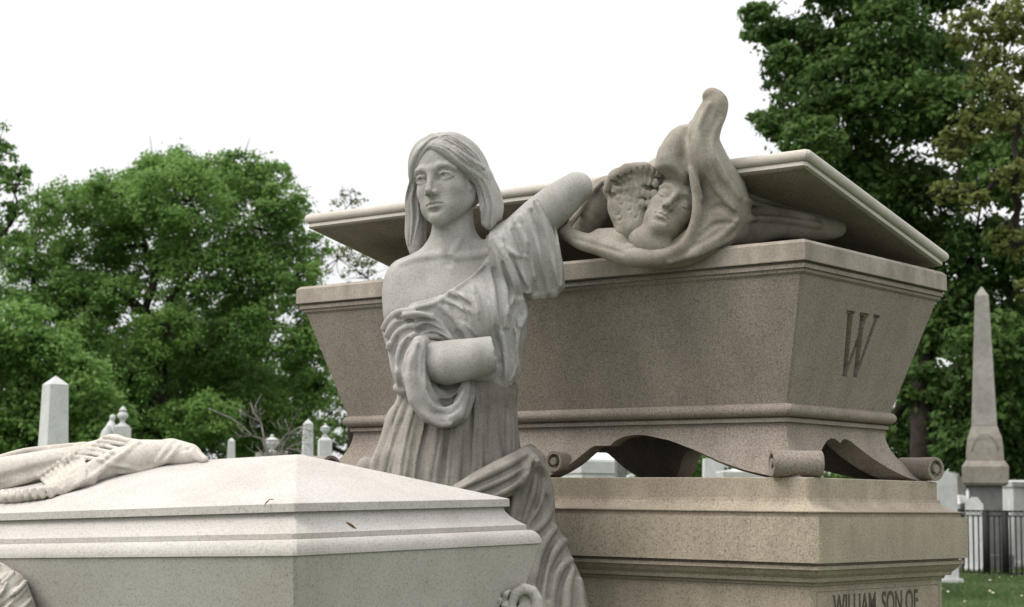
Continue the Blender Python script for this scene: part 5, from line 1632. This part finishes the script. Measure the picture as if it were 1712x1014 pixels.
fbox('bottom_rail', 0, flen, 0.02, 0.13, 0.16)
sp = 0.098
npk = int(flen / sp)
pk = None
for i in range(npk):
    x = (i + 0.5) * sp
    if pk is None:
        V, F = tube([(0, 0, 0.02), (0, 0, 0.4), (0, 0, ftop - 0.1)], [0.016, 0.016, 0.016], 6)
        pk = mesh_obj('picket', V, F, M_iron, fence, smooth=True)
        pk.location = (x, 0, 0)
        ringp = [(0.036 * math.cos(t), 0, ftop - 0.058 + 0.036 * math.sin(t)) for t in np.linspace(0, 2 * math.pi, 11)]
        V, F = tube(ringp, [0.008] * 11, 5)
        rg_ = mesh_obj('ring', V, F, M_iron, pk)
        V, F = lathe([(0.001, ftop + 0.05), (0.010, ftop + 0.03), (0.013, ftop + 0.018), (0.008, ftop + 0.004)][::-1], 6)
    else:
        c = pk.copy(); COL.objects.link(c); c.parent = fence; c.location = (x, 0, 0)
        d = rg_.copy(); COL.objects.link(d); d.parent = c
for xp in (P(1662, 845, Yf)[0] - f0[0], P(1694, 845, Yf)[0] - f0[0], P(1604, 845, Yf)[0] - f0[0]):
    V, F = merge([tube([(xp, 0, 0.0), (xp, 0, ftop - 0.02)], [0.07 if xp != 0 else 0.05, 0.065], 8), tube([(xp, 0, 0.0), (xp, 0, 0.1)], [0.10, 0.09], 8)])
    mesh_obj('post', V, F, M_iron, fence, smooth=True)
# scrolled foot of the fence end
V, F = tube([(0.25 + (0.03 + 0.012 * t) * math.cos(t), -0.05, 0.22 + (0.03 + 0.012 * t) * math.sin(t)) for t in np.linspace(0, 10, 40)], [0.015] * 40, 5)
mesh_obj('scroll', V, F, M_iron, fence)
# low stone kerb before the fence
k0, k1 = P(1555, 845, 30.5), P(1800, 845, 28.5)
kerb = empty('stone_kerb', (float((k0[0] + k1[0]) / 2), float((k0[1] + k1[1]) / 2), 0), math.atan2(k1[1] - k0[1], k1[0] - k0[0]))
tag(kerb, 'low weathered stone kerb in the grass before the iron fence', 'kerb')
kl = float(np.linalg.norm((k1 - k0)[:2])) / 2
for i in range(3):
    x0, x1 = -kl + i * kl * 2 / 3 + 0.004, -kl + (i + 1) * kl * 2 / 3 - 0.004
    V, F = rings([(0.0, (x1 - x0) / 2, 0.09), (0.07, (x1 - x0) / 2, 0.09), (0.085, (x1 - x0) / 2 - 0.012, 0.075)], 0.01)
    mesh_obj('kerb_stone', V, F, M_greyst, kerb, loc=((x0 + x1) / 2, 0, 0))

# ------------------------------------------------------------------ grass and daisies on the lawn where it shows
r = np.random.default_rng(31)
def blades(n, px0, px1, y0, y1, h, wd):
    y = np.exp(r.uniform(math.log(y0), math.log(y1), n))
    px = r.uniform(px0, px1, n)
    x = (px - CX) / FPX * y
    p = np.stack([x, y, np.array([ground_z(a, b) for a, b in zip(x, y)])], 1)
    hh = h * r.uniform(0.5, 1.4, n)
    an = r.uniform(0, 2 * np.pi, n)
    s = np.stack([np.cos(an), np.sin(an), np.zeros(n)], 1) * wd
    tip = p + np.stack([r.normal(size=n) * 0.4 * hh, r.normal(size=n) * 0.4 * hh, hh], 1)
    V = np.stack([p - s, p + s, tip], 1).reshape(-1, 3)
    return V
M_grass = leaf_material('grass_blades', (0.05, 0.085, 0.028), (0.09, 0.14, 0.05), (0.16, 0.22, 0.10), 0.3)
V = np.concatenate([blades(60000, 1540, 1790, 19, 34, 0.07, 0.012), blades(9000, 1540, 1790, 32, 44, 0.11, 0.02), blades(12000, 900, 1500, 14, 60, 0.09, 0.02)])
go = fast_mesh('grass', V, np.arange(len(V)).reshape(-1, 3), M_grass, None, smooth=False)
tag(go, 'short green spring grass on the lawn at the lower right', 'grass', kind='stuff')
M_petal = flat('daisy_petal', (0.5, 0.5, 0.36), 0.7, 0.1, 20)
n = 14
yy = r.uniform(23, 35, n); px = r.uniform(1570, 1740, n)
c = np.stack([(px - CX) / FPX * yy, yy, np.full(n, 0.11)], 1)
c[:, 2] += np.array([ground_z(a, b) for a, b in c[:, :2]])
an = np.linspace(0, 2 * np.pi, 7)[:-1]
ring = np.stack([np.cos(an), np.sin(an) * 0.8, 0.25 * np.sin(an)], 1) * 0.02
V = (c[:, None, :] + ring[None] * r.uniform(0.6, 1.3, (n, 1, 1))).reshape(-1, 3)
Vt = np.concatenate([V, c + np.array([0, 0, 0.012])])
T = []
for i in range(n):
    for j in range(6):
        T.append((i * 6 + j, i * 6 + (j + 1) % 6, n * 6 + i))
fo = fast_mesh('daisies', Vt, np.array(T), M_petal, None, smooth=False)
tag(fo, 'scattered small pale flowers in the lawn grass', 'flowers', kind='stuff')
